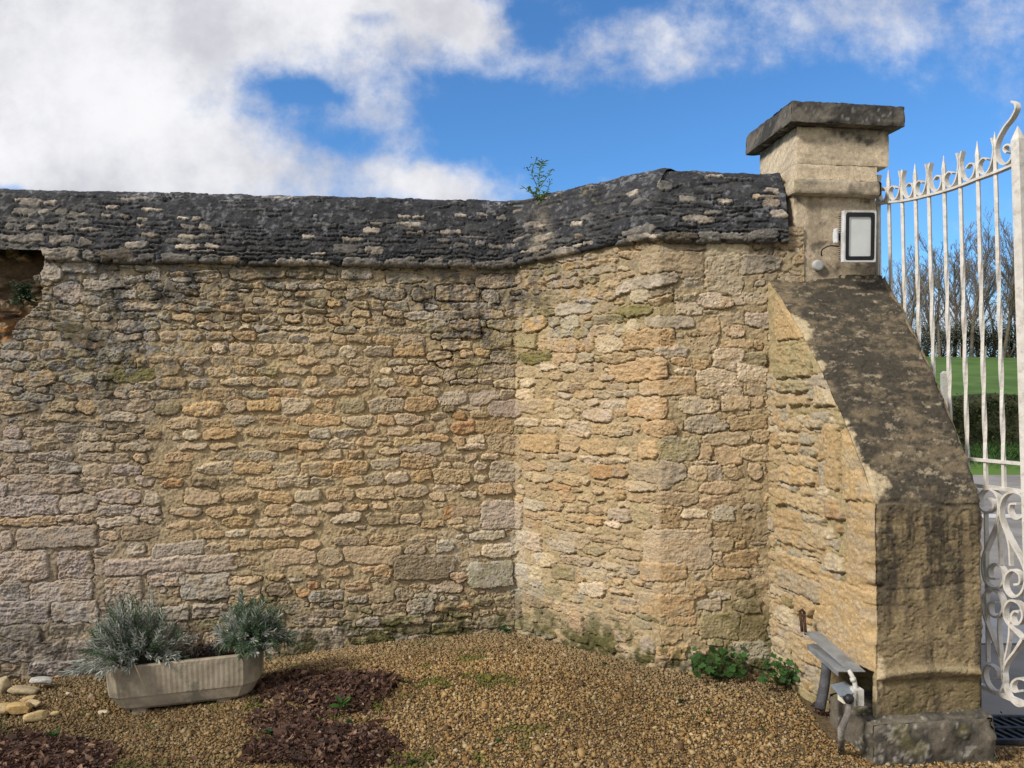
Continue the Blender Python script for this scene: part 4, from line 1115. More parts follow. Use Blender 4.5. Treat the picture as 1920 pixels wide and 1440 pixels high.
# worn arris: the left face rolls into the front
roll = sst(tl / tz[:, None], .93, 1.0)
sL = np.stack([plL[..., 0] + nL[0] * Hs * (1 - roll * .8), plL[..., 1] + nL[1] * Hs * (1 - roll * .8), Z], -1)
f = np.linspace(0, 1, NF)[None, :]
eLp = TL + (FL_ - TL) * tz[:, None]; eRp = TR + (FR_ - TR) * tz[:, None]
pF = eLp[:, None] * (1 - f[..., None]) + eRp[:, None] * f[..., None]
ZF = np.broadcast_to(zs[:, None], pF.shape[:2])
slope = (kz > 0)[:, None]
nF = np.where(slope[..., None], np.array((.08, -.80, .58)), np.array((.139, -.99, 0.)))
arc = np.concatenate([[0], np.cumsum(np.hypot(np.diff(zs), np.diff(tz) * DPT))])
UA = f * .52 + 0 * ZF; VA = np.broadcast_to(arc[:, None], ZF.shape)
n1 = fbm(UA, VA, .16, 5, 3, .6); n2 = fbm(UA * .7, VA, .03, 5, 8, .72); n3 = fbm(UA, VA * .18, .05, 4, 12, .6); n4 = fbm(UA * .4, VA, .04, 4, 15, .6)
hF = .0045 * n1 + .0012 * n2 + .0016 * fbm(UA * .7, VA * 1.5, .011, 3, 18, .75) - .0045 * sst(fbm(UA * .8, VA * 1.4, .018, 3, 58), .5, .8) + .002 * fbm(UA, VA, .05, 2, 55)
def joint(z0, w=.010, wob=.02):
    return np.exp(-((ZF - z0 - wob * fbm(UA, UA * 0, .2, 2, int(z0 * 100))) / w) ** 2)
J = np.maximum.reduce([joint(1.13, .009) * sst(n1, -.6, .4), joint(.775, .006) * .4, joint(1.62, .007, .03) * .7])
hF = hF - .008 * J
ledge = np.exp(-((ZF - .41 - .018 * np.sin(UA * 7)) / .020) ** 2)
hF = hF + .018 * ledge - .012 * sst(ZF, .40, .38)
ends = np.minimum(1, np.minimum(f, 1 - f) / .05)
hF = hF * (.6 + .4 * ends) - .014 * (1 - ends) ** 2 * (1 + .6 * n2 + 1.4 * n1)
sF = np.stack([pF[..., 0] + nF[..., 0] * hF, pF[..., 1] + nF[..., 1] * hF, ZF + nF[..., 2] * hF], -1)
cF = np.array((.25, .19, .105)) * (1 + .25 * n1 + .32 * n2)[..., None]
cF = blendc(cF, sst(n4 + .3 * n2, .1, .7), (.15, .11, .07), .6)
sl1 = sst(ZF, 1.05, 1.2)
cF = blendc(cF, sl1, (.155, .122, .080), .85)
cF = blendc(cF, sl1 * sst(n1 * .8 + .6 * n4 + .6 * n2, -.75, .3), (.042, .037, .029), .9)
cF = blendc(cF, sl1 * sst(fbm(UA * .55, VA, .028, 5, 61, .75) + .35 * n4, .28, .75), (.33, .27, .185), .8)
cF = blendc(cF, (1 - sl1) * sst(ZF, .62, .85) * sst(n3 + .6 * n2 + .2 * n1, -.6, .25), (.043, .036, .027), .9)
cF = blendc(cF, (1 - sl1) * sst(n3 + .5 * n2, -.1, .6), (.060, .048, .033), .7)
cF = blendc(cF, (1 - sl1) * sst(n2 + .4 * n1, .45, .8), (.30, .25, .13), .4)
cF = blendc(cF, sst(ZF, .42, .36) * sst(n1 + n2, -.6, .5), (.13, .105, .045), .7)
cF = blendc(cF, ledge * sst(n2, -.6, .2), (.30, .245, .155), .6)
cF = blendc(cF, J * .8, (.04, .034, .028), .8)
cF = blendc(cF, sst((.012 + .11 * fbm(UA * 0 + 2.0, VA, .22, 3, 66) + .05 * n1 + .035 * n2) * (1 + .5 * sl1) - f, -.02, .02) * np.ones_like(ZF), (.45, .365, .23), .9)
t3 = np.linspace(1, 0, NRt)[None, :] * tz[:, None]
pR = TR + (FR_ - TR) * t3[..., None]
sR = np.stack([pR[..., 0], pR[..., 1], np.broadcast_to(zs[:, None], t3.shape)], -1)
cR = np.array((.2, .155, .1)) * (1 + .2 * fbm(t3, sR[..., 2], .1, 4, 4))[..., None]
wv_ = .010 * fbm(arc, arc * 0 + 1.0, .13, 4, 81) + .005 * fbm(arc, arc * 0 + 5.0, .03, 3, 82) - .012 * sst(fbm(arc, arc * 0 + 9.0, .09, 3, 83), .25, .7)
dg_ = np.stack([nL[0] * .7 + .1 * .7, nL[1] * .7 - .99 * .7], -1)
for arr, w_ in ((sL, sst(tl / tz[:, None], .86, 1.0)), (sF, sst(f, .10, 0.0) * np.ones((len(zs), 1)))):
    arr[..., 0] += w_ * wv_[:, None] * dg_[0]; arr[..., 1] += w_ * wv_[:, None] * dg_[1]
mid_ = (sL[:, -1] + sF[:, 0]) / 2
sL[:, -1] = mid_; sF[:, 0] = mid_
cm_ = (Cs[:, -1] + cF[:, 0]) / 2
Cs[:, -1] = cm_; cF[:, 0] = cm_
wr_ = .012 * fbm(arc, arc * 0 + 3.0, .11, 4, 85)
kR = sst(f, .9, 1.0) * np.ones((len(zs), 1)) * wr_[:, None]
sF[..., 0] += kR; sR[:, 0] = sF[:, -1]
S3 = np.concatenate([sL, sF, sR], 1); C3 = np.concatenate([Cs, cF, cR], 1)
C3[:, :NLc] = blendc(C3[:, :NLc], sst(tl / tz[:, None] + .12 * fbm(tl * DPT, Z, .1, 4, 71) , .93, 1.02) * sst(fbm(tl * DPT * 0 + 2.0, Z, .2, 3, 66), .1, -.3) * sst(Z, .7, 1.0), (.10, .08, .06), .7)
# stains creep over the upper left arris
PXB, PYB = project(S3)
nb_ = fbm(PXB / 300, PYB / 300, .12, 4, 6)
S3l = S3 - np.array((PO.x, PO.y, 0.))
ca, sa = math.cos(-A7), math.sin(-A7)
S3l = np.stack([S3l[..., 0] * ca - S3l[..., 1] * sa, S3l[..., 0] * sa + S3l[..., 1] * ca, S3l[..., 2]], -1)
nrw, ncl = S3.shape[:2]
topi = np.arange(nrw * ncl).reshape(nrw, ncl)[-1]
link('buttress', np_mesh('buttress', S3l.reshape(-1, 3), [grid_faces(nrw, ncl)], C3.reshape(-1, 3)), M_ASHLAR, pillar)


def st_plinth(cc, q, a, b):
    n1 = fbm(a, b, .10, 4, 3); n2 = fbm(a, b, .025, 4, 8, .65)
    cc = blendc(cc, sst(n1 + .6 * n2, -.4, .35), (.045, .042, .038), .9)
    cc = blendc(cc, sst(n2 + .3 * n1, .35, .7), (.40, .37, .31), .7)
    cc = blendc(cc, sst(n1, .3, .8), (.17, .15, .06), .5)
    return cc


# plinth block under the buttress front (in the pillar's axes)
pl = rough_block('plinth', (-.295, -.055, -.06), (.285, .30, .238), M_ASHLAR, pillar, (.13, .112, .085), 51, rad=.03, amp=.010, stain=st_plinth, chip=.02)
pc = (FL_ + FR_) / 2
lv = Vector((pc[0] - .018, pc[1] - .005, 0)) - PO
pl.location = Vector((lv.x * ca - lv.y * sa, lv.x * sa + lv.y * ca, 0))
pl.rotation_euler = (0, 0, R(1.0))

# ------------------------------------------------------------------ floodlight, cable, button on the pillar
M_WPLAST = mat_noise('white_housing', (.62, .62, .63), (.70, .70, .70), 12, rough=.45, c3=(.45, .44, .42), s3=6)
M_BLACK = mat_noise('black_plastic', (.012, .012, .014), (.02, .02, .022), 30, rough=.5)
M_GLASS = mat_noise('frosted_glass', (.66, .68, .68), (.72, .74, .73), 5, rough=.25, spec=.5, c3=(.60, .61, .60), s3=2)
M_GREY = mat_noise('grey_metal', (.28, .28, .29), (.36, .36, .37), 10, rough=.5, metallic=.3)
fl = empty('floodlight')
tag(fl, 'white framed floodlight with black border fixed to the gate pillar', 'floodlight')
ctr = unproj(1609.5, 444, 3.93)
Mx = Matrix.Translation(ctr) @ Matrix.Rotation(A7 + R(3), 4, 'Z') @ Matrix.Rotation(R(-2.0), 4, 'Y') @ Matrix.Rotation(R(5), 4, 'X')


def rrect(w, h, r, n=5):
    out = []
    for cx, cz, a0 in ((w / 2 - r, h / 2 - r, 0), (-w / 2 + r, h / 2 - r, 90), (-w / 2 + r, -h / 2 + r, 180), (w / 2 - r, -h / 2 + r, 270)):
        for k in range(n + 1):
            a = R(a0 + 90 * k / n)
            out.append((cx + r * math.cos(a), cz + r * math.sin(a)))
    return out


def slab(w, h, r, y0, y1, x=0.0, z=0.0):
    mb = MB(); o = rrect(w, h, r); n = len(o)
    vs = [(x + a, y0, z + b) for a, b in o] + [(x + a, y1, z + b) for a, b in o]
    mb.add(vs, [tuple(range(n))[::-1], tuple(range(n, 2 * n))] + [(i, (i + 1) % n, n + (i + 1) % n, n + i) for i in range(n)])
    return mb


def frame_slab(w, h, r, wi, hi, ri, y0, y1):
    mb = MB(); o = rrect(w, h, r); i_ = rrect(wi, hi, ri); n = len(o)
    vs = [(a, y0, b) for a, b in o] + [(a, y0, b) for a, b in i_] + [(a, y1, b) for a, b in i_] + [(a, y1, b) for a, b in o]
    fs = []
    for k in range(n):
        k2 = (k + 1) % n
        for L in range(4):
            a, b = L * n, ((L + 1) % 4) * n
            fs.append((a + k, a + k2, b + k2, b + k))
    mb.add(vs, fs)
    return mb


fl.matrix_world = Mx
frame_slab(.182, .262, .006, .162, .240, .012, -.016, .010).build('bezel', M_WPLAST, fl, bevel=.0015)
frame_slab(.163, .241, .014, .126, .200, .008, -.0155, .004).build('black_border', M_BLACK, fl)
slab(.127, .201, .008, -.010, .002).build('glass', M_GLASS, fl)
mb = slab(.166, .240, .01, .010, .026)
mb.build('housing', M_GREY, fl)
fins = MB()
for k in range(21):
    fins.box((0, .036, -.108 + k * .0108), (.160, .026, .0035))
fins.build('heat_sink', M_BLACK, fl)
br = MB()
br.box((-.098, .045, .01), (.014, .030, .075)); br.box((.103, .03, .025), (.026, .03, .030)); br.box((.103, .03, .0), (.018, .022, .030)); br.box((.0, .066, .01), (.20, .012, .05))
br.build('bracket', M_WPLAST, fl, bevel=.003)
cb = MB()
p0 = unproj(1572, 462, 3.985); p3 = unproj(1541, 480, 4.046)
cb.tube(catmull([p0, unproj(1556, 461, 3.97), unproj(1543, 467, 3.98), unproj(1540, 474, 4.02), p3], 8), .0035, 8)
cbo = cb.build('cable', M_BLACK, None, smooth=True)
cbo.parent = fl; cbo.matrix_parent_inverse = Mx.inverted()
bt = MB()
c0 = unproj(1532, 498, 4.062); nrmf = Vector((math.sin(A7), -math.cos(A7), 0))
bt.tube([c0 + nrmf * -.01, c0 + nrmf * .012, c0 + nrmf * .020, c0 + nrmf * .022], [.029, .029, .026, .018], 24)
o = bt.build('round_cap', mat_noise('grey_plastic', (.40, .40, .40), (.45, .45, .45), 10, rough=.5), None, smooth=False, bevel=0)
tag(o, 'small round grey plastic cover plate on the pillar below the floodlight', 'cover plate')

# ------------------------------------------------------------------ metal cover over the recess, pipes and box under it
M_ZINC = mat_noise('zinc_sheet', (.30, .34, .39), (.38, .42, .47), 14, rough=.42, metallic=.55, c3=(.25, .28, .31), s3=9)
M_PIPE = mat_noise('pipe_lagging', (.055, .055, .06), (.09, .09, .095), 30, rough=.85, bump=.4)
M_PIPE2 = mat_noise('weathered_pipe', (.13, .115, .10), (.27, .25, .22), 25, rough=.9, c3=(.07, .06, .05), s3=18, bump=.4)
M_BOX = mat_noise('weathered_plastic', (.50, .49, .45), (.60, .58, .54), 18, rough=.6, c3=(.38, .36, .31), s3=12)


def on_face(s, z, off):
    p = TL + eL * s + nL * off
    return Vector((p[0], p[1], z))


mc = empty('metal_cover')
tag(mc, 'bluish zinc sheet cover in two sloping strips on the buttress side', 'metal cover')
# two folded strips: points measured on the picture, standing off the face
a0, a1 = unproj(1508, 1184, 3.56), unproj(1622, 1259, 3.27)
b0, b1 = unproj(1536, 1184, 3.60), unproj(1597, 1259, 3.30)


def sheet(P, t=.003):
    mb = MB(); P = [Vector(p) for p in P]
    n = (P[1] - P[0]).cross(P[3] - P[0]).normalized()
    if n.z < 0: n = -n
    mb.add(P + [p - n * t for p in P], [(0, 1, 2, 3), (7, 6, 5, 4), (0, 4, 5, 1), (1, 5, 6, 2), (2, 6, 7, 3), (3, 7, 4, 0)])
    return mb


U0, U1 = unproj(1507, 1184, 3.60), unproj(1536, 1184, 3.62)
L0, L1 = unproj(1592, 1259, 3.27), unproj(1623, 1259, 3.29)
sheet([U0, U1, L1, L0]).build('sheet', M_ZINC, mc)
V0, V1 = unproj(1514, 1208, 3.53), unproj(1528, 1206, 3.575)
K0, K1 = unproj(1572, 1259, 3.235), unproj(1591, 1259, 3.268)
mb = sheet([V0, V1, K1, K0])
dn = Vector((0, 0, -.020))
mb.f += []
m2 = sheet([V0, K0, K0 + dn, V0 + dn])
mb.add(m2.v, m2.f)
mb.build('sheet', M_ZINC, mc)
for o in mc.children:
    pass
g0 = ground_hit(1541, 1325)
pm = MB()
pp0 = unproj(1549, 1258, 3.42)
pm.tube([Vector((pp0.x, pp0.y, pp0.z + .03)), pp0, unproj(1545, 1290, 3.40), unproj(1537, 1330, 3.36)], [.020, .021, .022, .023], 12)
o = pm.build('lagged_pipe', M_PIPE, None, smooth=True)
tag(o, 'thick dark grey lagged pipe rising from the leaves under the zinc cover', 'pipe')
# junction box with lid, grey elbow and the black ball on the stick
jb = empty('junction_box', unproj(1604, 1305, 3.255))
tag(jb, 'pale weathered junction box with a slate lid and black round plug below the zinc cover', 'junction box')
J0 = jb.location
Mz = Matrix.Rotation(R(8), 3, 'Z')
mb = MB(); mb.box((0, 0, 0), (.050, .05, .070), Mz); mb.box((-.006, -.027, 0), (.006, .006, .066), Mz); mb.build('body', M_BOX, jb, bevel=.004)
mb = MB(); mb.box((-.042, .005, -.004), (.040, .05, .046), Mz); mb.build('bracket', mat_noise('bracket_white', (.60, .55, .42), (.68, .64, .54), 20, rough=.7), jb, bevel=.003)
mb = MB(); mb.box((-.050, .004, .027), (.072, .075, .008), Mz @ Matrix.Rotation(R(-9), 3, 'Y') @ Matrix.Rotation(R(18), 3, 'X')); mb.build('lid', M_ZINC, jb, bevel=.002)
bmx = bmesh.new(); bmesh.ops.create_uvsphere(bmx, u_segments=20, v_segments=12, radius=.021)
me = bpy.data.meshes.new('plug'); bmx.to_mesh(me); bmx.free(); me.polygons.foreach_set('use_smooth', [True] * len(me.polygons))
link('plug', me, M_BLACK, jb, (-.042, -.030, .0))
mb = MB(); mb.tube(catmull([(-.02, .02, .10), (-.012, .01, .085), (-.004, 0, .06), (0, 0, .03)], 5), .0095, 10); mb.tube([(-.010, .004, .075), (-.006, .002, .060)], .0125, 10)
mb.build('elbow', M_BOX, jb, smooth=True)
pm = MB()
q0 = J0 + Vector((-.040, -.028, -.012)); gq = ground_hit(1572, 1405)
pm.tube([q0, q0 + Vector((-.008, -.006, -.05)), unproj(1577, 1368, 3.19), Vector((gq.x + .012, gq.y, gq.z - .03))], [.011, .013, .014, .013], 10)
o = pm.build('weathered_pipe', M_PIPE2, None, smooth=True)
tag(o, 'thin weathered brown pipe running from the black plug down to the gravel', 'pipe')
# rusty iron hook above the cover
ri = MB()
for x, y0, y1 in ((1500, 1146, 1184), (1507, 1150, 1190)):
    ri.tube([unproj(x, y0, 3.63), unproj(x + 2, (y0 + y1) / 2, 3.60), unproj(x + 4, y1, 3.60)], .007, 6)
ri.tube([unproj(1499, 1147, 3.63), unproj(1504, 1143, 3.62), unproj(1509, 1150, 3.63)], .007, 6)
o = ri.build('iron_hook', mat_noise('rust', (.035, .018, .012), (.08, .04, .02), 30, rough=.9), None, smooth=True)
tag(o, 'rusty iron hook let into the buttress just above the zinc cover', 'hook')

# ------------------------------------------------------------------ ground, gravel, litter
def wall_y(x):
    return np.interp(x, [PA[0], PB[0], PC[0], PD[0], 2.0, 3.0], [PA[1], PB[1], PC[1], PD[1], 4.1, 4.1])


def terrain(x, y):
    """the land beyond the gate: level by the road, a field that climbs to a line of trees"""
    return -.06 + 0.10 * sst(y, 16.2, 17.5) + np.interp(y, [22.5, 26, 80, 100, 600], [0, .35, 5.85, 6.4, 9.0]) + .12 * np.sin(x * .13 + y * .05) * sst(y, 24, 40)


M_FIELD = mat_noise('field_grass', (.058, .105, .026), (.088, .145, .042), .35, rough=.95, bump=.6, bscale=3, spec=.1, c3=(.085, .15, .035), s3=.12)
M_ROAD = mat_noise('asphalt', (.17, .16, .15), (.23, .215, .20), 1.2, rough=.95, spec=.08, bump=.3, bscale=90, c3=(.26, .245, .225), s3=.5)
M_PAVE = mat_noise('pale_concrete', (.34, .32, .30), (.42, .40, .37), 3, rough=.85, bump=.2)
M_SOIL = mat_noise('gravel_bed', (.085, .060, .033), (.16, .115, .06), 60, rough=.95, bump=.9, bscale=120, c3=(.07, .065, .025), s3=2.2)

gx = np.unique(np.concatenate([-np.geomspace(2, 700, 26)[::-1], np.linspace(-2, 60, 125), np.geomspace(60, 700, 16)]))
gy = np.unique(np.concatenate([np.linspace(-80, 4, 16), np.linspace(4, 100, 130), np.geomspace(100, 700, 12)]))
GX, GY = np.meshgrid(gx, gy)
o = link('ground', np_mesh('ground', np.stack([GX, GY, terrain(GX, GY)], -1), [grid_faces(*GX.shape)]), M_FIELD)
tag(o, kind='structure')


def sheet_obj(name, x0, x1, y0, y1, z, mat, nx=2, ny=2, zf=None):
    X, Y = np.meshgrid(np.linspace(x0, x1, nx), np.linspace(y0, y1, ny))
    Z = np.full(X.shape, z) if zf is None else zf(X, Y)
    o = link(name, np_mesh(name, np.stack([X, Y, Z], -1), [grid_faces(ny, nx)]), mat)
    return tag(o, kind='structure')


sheet_obj('road', 1.0, 120, 3.6, 16.1, -.012, M_ROAD, 40, 12)
sheet_obj('pavement', 2.35, 60, 5.05, 5.75, -.004, M_PAVE, 20, 3)
sheet_obj('road_edge_line', 2.5, 90, 10.3, 10.62, -.006, mat_noise('road_paint', (.42, .41, .39), (.52, .51, .50), 6, rough=.8))
sheet_obj('gravel_ground', -9, 9, -8, 5.2, 0, M_SOIL, 360, 260, lambda x, y: ground_z(x, y) - .004 - .12 * ((x > 2.02) & (y > 3.62)))
sheet_obj('verge', 1.0, 120, 16.0, 22.6, 0, M_FIELD, 60, 28, lambda x, y: -.04 + .18 * sst(y, 15.8, 16.8) + .03 * np.sin(x * 1.7) * np.cos(y * 1.3))


def rotm(ax, ay, az):
    cx, sx, cy, sy, cz, sz = np.cos(ax), np.sin(ax), np.cos(ay), np.sin(ay), np.cos(az), np.sin(az)
    M = np.empty((len(ax), 3, 3))
    M[:, 0, 0] = cz * cy; M[:, 0, 1] = cz * sy * sx - sz * cx; M[:, 0, 2] = cz * sy * cx + sz * sx
    M[:, 1, 0] = sz * cy; M[:, 1, 1] = sz * sy * sx + cz * cx; M[:, 1, 2] = sz * sy * cx - cz * sx
    M[:, 2, 0] = -sy; M[:, 2, 1] = cy * sx; M[:, 2, 2] = cy * cx
    return M


def frame_from(d, roll):
    """matrices whose X axis is d"""
    d = d / np.linalg.norm(d, axis=1)[:, None]
    up = np.where(np.abs(d[:, 2:3]) > .95, np.array((1., 0, 0)), np.array((0, 0, 1.)))
    s = np.cross(up, d); s /= np.linalg.norm(s, axis=1)[:, None]
    t = np.cross(d, s)
    c, si = np.cos(roll)[:, None], np.sin(roll)[:, None]
    return np.stack([d, s * c + t * si, -s * si + t * c], 2)


def batch(tmpl, faces, pos, M, scale, col):
    """N copies of a small template in one array; tmpl (k,3) or (N,k,3)"""
    N = len(pos); k = tmpl.shape[-2]
    V = np.einsum('nij,nkj->nki', M, np.broadcast_to(tmpl, (N, k, 3)) * np.asarray(scale).reshape(N, 1, -1)) + pos[:, None, :]
    F_ = (np.asarray(faces)[None] + (np.arange(N) * k)[:, None, None]).reshape(-1, np.asarray(faces).shape[1])
    C = np.repeat(col[:, None, :], k, 1)
    return V.reshape(-1, 3), F_, C.reshape(-1, 3)


def join(parts):
    vs, fs, cs = [], {}, []
    off = 0
    for v, f, c in parts:
        vs.append(v); cs.append(c); fs.setdefault(f.shape[1], []).append(f + off); off += len(v)
    return np.concatenate(vs), [np.concatenate(q) for q in fs.values()], np.concatenate(cs)


rg = np.random.default_rng(21)
LITTER = [(640, 1296, 155, 42, 1.0), (600, 1400, 140, 52, 1.0), (80, 1425, 150, 48, 1.0), (1548, 1330, 26, 14, .5), (520, 1262, 60, 18, .35), (300, 1460, 160, 30, .5)]


def in_litter(px, py):
    s = np.zeros_like(px)
    for cx, cy, rx, ry, a in LITTER:
        r = np.sqrt(((px - cx) / rx) ** 2 + ((py - cy) / ry) ** 2)
        s = np.maximum(s, a * np.clip((1.15 - r) / .4, 0, 1))
    return s


def heap(x, y):
    px, py = project(np.stack([x, y, ground_z(x, y)], -1))
    return .030 * np.minimum(in_litter(px, py), 1) ** 2


NP = 270000
x = rg.uniform(-4.2, 3.3, NP); y = rg.uniform(2.35, 4.85, NP)
m = (y < wall_y(x) + .01) & ~((x > 1.40) & (y > 3.42 + .12 * (x > 2.1))) & (rg.random(NP) < np.clip(.35 + (y - 2.2) * .75, 0, 1))
x, y = x[m], y[m]
z = ground_z(x, y)
px, py = project(np.stack([x, y, z], -1))
N = len(x)
size = rg.lognormal(math.log(.0037), .44, N)
T8 = np.array([(a, b, c) for a in (-1, 1) for b in (-1, 1) for c in (-1, 1)], float) * np.array((1.0, .8, .62))
tm = T8[None] * rg.uniform(.35, 1.25, (N, 8, 3))
CUBE = np.array([(0, 1, 3, 2), (4, 6, 7, 5), (0, 4, 5, 1), (2, 3, 7, 6), (0, 2, 6, 4), (1, 5, 7, 3)])
pal = np.array([(.36, .245, .11), (.43, .31, .15), (.30, .19, .08), (.48, .38, .22), (.22, .14, .065), (.52, .45, .33), (.14, .09, .05), (.34, .26, .15)])
pw = np.array([.24, .2, .16, .13, .12, .05, .06, .04])
col = pal[rg.choice(len(pal), N, p=pw / pw.sum())] * rg.uniform(.8, 1.15, (N, 1))
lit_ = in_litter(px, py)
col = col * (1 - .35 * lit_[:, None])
mossn = fbm(x, y, .22, 4, 6); mossf = fbm(x, y, .05, 3, 9)
mk = sst(mossn + .5 * mossf, .45, .75) * sst(px, 1250, 700) * .75
green = sst(mossn + .7 * mossf, .72, .95) * sst(px, 1300, 800)
col = col * (1 - mk[:, None]) + np.array((.17, .145, .045)) * mk[:, None]
col = col * (1 - green[:, None] * .7) + np.array((.10, .14, .02)) * green[:, None] * .7
gw = sst(wall_y(x) - y, .55, .05)[:, None] * .5
col = col * (1 - gw) + np.array((.37, .30, .20)) * rg.uniform(.7, 1.15, (N, 1)) * gw
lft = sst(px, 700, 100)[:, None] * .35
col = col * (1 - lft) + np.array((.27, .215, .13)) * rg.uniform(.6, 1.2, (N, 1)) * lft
size[rg.random(N) < .006] *= 2.2
col = col * (1 + .22 * fbm(x, y, .45, 4, 44))[:, None]
col = col * np.array((.70, .645, .56)) * (1 - .30 * sst(px, 900, 250) * sst(py, 1290, 1380))[:, None]  # overall tint; pebbles get darker towards the lower left
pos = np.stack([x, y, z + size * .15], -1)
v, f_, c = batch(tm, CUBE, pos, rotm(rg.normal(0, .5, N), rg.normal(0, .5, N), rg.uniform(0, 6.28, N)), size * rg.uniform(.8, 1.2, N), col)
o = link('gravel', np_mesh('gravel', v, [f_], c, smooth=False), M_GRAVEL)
tag(o, 'ochre angular gravel spread over the yard in front of the wall', 'gravel', kind='stuff')

# dead leaves: one litter object per drift
LEAF6 = np.array([(-1, 0, 0), (-.25, .5, .12), (-.25, -.5, .16), (.45, .42, .10), (.45, -.42, .16), (1, 0, .22), (0.05, 0, -.04)], float)
LEAFF = np.array([(0, 2, 6), (0, 6, 1), (6, 2, 4), (6, 3, 1), (6, 4, 5), (6, 5, 3)])
lpal = np.array([(.090, .048, .033), (.13, .070, .048), (.060, .034, .025), (.18, .10, .062), (.25, .145, .085), (.34, .22, .14), (.10, .065, .055)])
lpal = lpal * np.array((.84, .84, .88))
lw = np.array([.22, .20, .18, .15, .11, .07, .07])


def leaf_heap(cx, cy, rx, ry, n, h, seed):
    r = np.random.default_rng(seed)
    a = r.uniform(0, 6.283, n); q = np.sqrt(r.random(n)) * r.uniform(.6, 1.25, n)
    lx = cx + rx * q * np.cos(a) * 1.05; ly = cy + ry * q * np.sin(a) * 1.05
    kk = fbm(lx / 300, ly / 110, .35, 4, seed) * .8 - (q - .55) * 1.6 > -.45
    lx, ly, q = lx[kk], ly[kk], q[kk]; n = len(lx)
    P = np.array([ground_hit(a_, b_) for a_, b_ in zip(lx, ly)])
    P[:, 2] += .004 + h * np.clip(1 - q * q, 0, 1) * r.random(n) ** .6
    tm = LEAF6[None] * r.uniform(.6, 1.3, (n, 1, 3)) + r.normal(0, .10, (n, 7, 3))
    cl = lpal[r.choice(len(lpal), n, p=lw)] * r.uniform(.7, 1.3, (n, 1))
    return batch(tm, LEAFF, P, rotm(r.normal(0, .55, n), r.normal(0, .55, n), r.uniform(0, 6.28, n)), r.lognormal(math.log(.0112), .45, n), cl)


for (cx, cy, rx, ry, n, h, lab) in (
        (635, 1294, 165, 44, 5200, .040, 'drift of dead purple-brown leaves on the gravel beside the planter'),
        (600, 1404, 145, 58, 5200, .036, 'pile of dead brown leaves on the gravel at the bottom edge'),
        (70, 1425, 160, 52, 4600, .028, 'dark dead leaves over the ground below the fallen stones'),
        (545, 1348, 110, 34, 1100, .012, 'thin scatter of dead leaves joining the two leaf drifts'),
        (1548, 1332, 27, 13, 130, .012, 'few reddish dead leaves beneath the zinc cover')):
    v, f_, c = leaf_heap(cx, cy, rx, ry, n, h, cx)
    o = link('leaf_litter', np_mesh('leaf_litter', v, [f_], c, smooth=False), M_LEAVES)
    tag(o, lab, 'leaf litter', kind='stuff')
# loose leaves and twigs strewn about
n = 420
r = np.random.default_rng(5)
lx = np.concatenate([r.uniform(0, 900, 300), r.uniform(0, 1900, 120)]); ly = r.uniform(1230, 1440, n)
P = np.array([ground_hit(a_, b_) for a_, b_ in zip(lx, ly)]); P[:, 2] += .006
ok = P[:, 1] < wall_y(P[:, 0]) - .03
P = P[ok]; n = len(P)
cl = lpal[r.choice(len(lpal), n, p=lw)] * r.uniform(.8, 1.6, (n, 1))
v, f_, c = batch(LEAF6[None] * r.uniform(.6, 1.3, (n, 1, 3)), LEAFF, P, rotm(r.normal(0, .4, n), r.normal(0, .4, n), r.uniform(0, 6.28, n)), r.lognormal(math.log(.010), .35, n), cl)
o = link('scattered_leaves', np_mesh('scattered_leaves', v, [f_], c, smooth=False), M_LEAVES)
tag(o, 'single dead leaves strewn thinly over the gravel', 'fallen leaves', kind='stuff')

# ------------------------------------------------------------------ fallen stones at the left
def rock(name, px, py, w, d, h, rz, col, seed, label, col2=(.2, .18, .15), tilt=0.0, lift=0.0, sub=4):
    bm = bmesh.new()
    bmesh.ops.create_icosphere(bm, subdivisions=sub, radius=1.0)
    V = np.array([v.co for v in bm.verts])
    V = np.sign(V) * np.abs(V) ** .62
    V = V / np.abs(V).max(0)
    n = fbm(V[:, 0] + V[:, 2] * .7, V[:, 1] - V[:, 2] * .5, .9, 3, seed) * .17 + fbm(V[:, 0] * 1.1 + V[:, 2], V[:, 1] + V[:, 2], .25, 3, seed + 3) * .06
    rq = np.random.default_rng(seed)
    for _ in range(11):
        nn_ = rq.normal(0, 1, 3); nn_ /= np.linalg.norm(nn_); dd = V @ nn_; lim = dd.max() * rq.uniform(.72, .93)
        V = V - np.maximum(dd - lim, 0)[:, None] * nn_ * .95
    V = V * (1 + .6 * n[:, None]) * np.array((w / 2, d / 2, h / 2))
    for v_, p in zip(bm.verts, V): v_.co = p
    me = bpy.data.meshes.new(name); bm.to_mesh(me); bm.free()
    k = sst(fbm(V[:, 0] + V[:, 2], V[:, 1] + V[:, 2] * .6, .06, 4, seed + 9), -.1, .5)[:, None] * .6
    c = np.array(col) * (1 - k) + np.array(col2) * k
    a = me.attributes.new('Col', 'FLOAT_COLOR', 'POINT')
    cc = np.ones((len(V), 4), np.float32); cc[:, :3] = c
    a.data.foreach_set('color', cc.ravel())
    me.polygons.foreach_set('use_smooth', np.ones(len(me.polygons), bool))
    g = ground_hit(px, py)
    o = link(name, me, M_STONE, None, (g.x, g.y, g.z + h * .42 + lift))
    o.rotation_euler = (tilt, R(rs.uniform(-5, 5)), R(rz))
    return tag(o, label, 'stone', group='stones fallen from the wall')


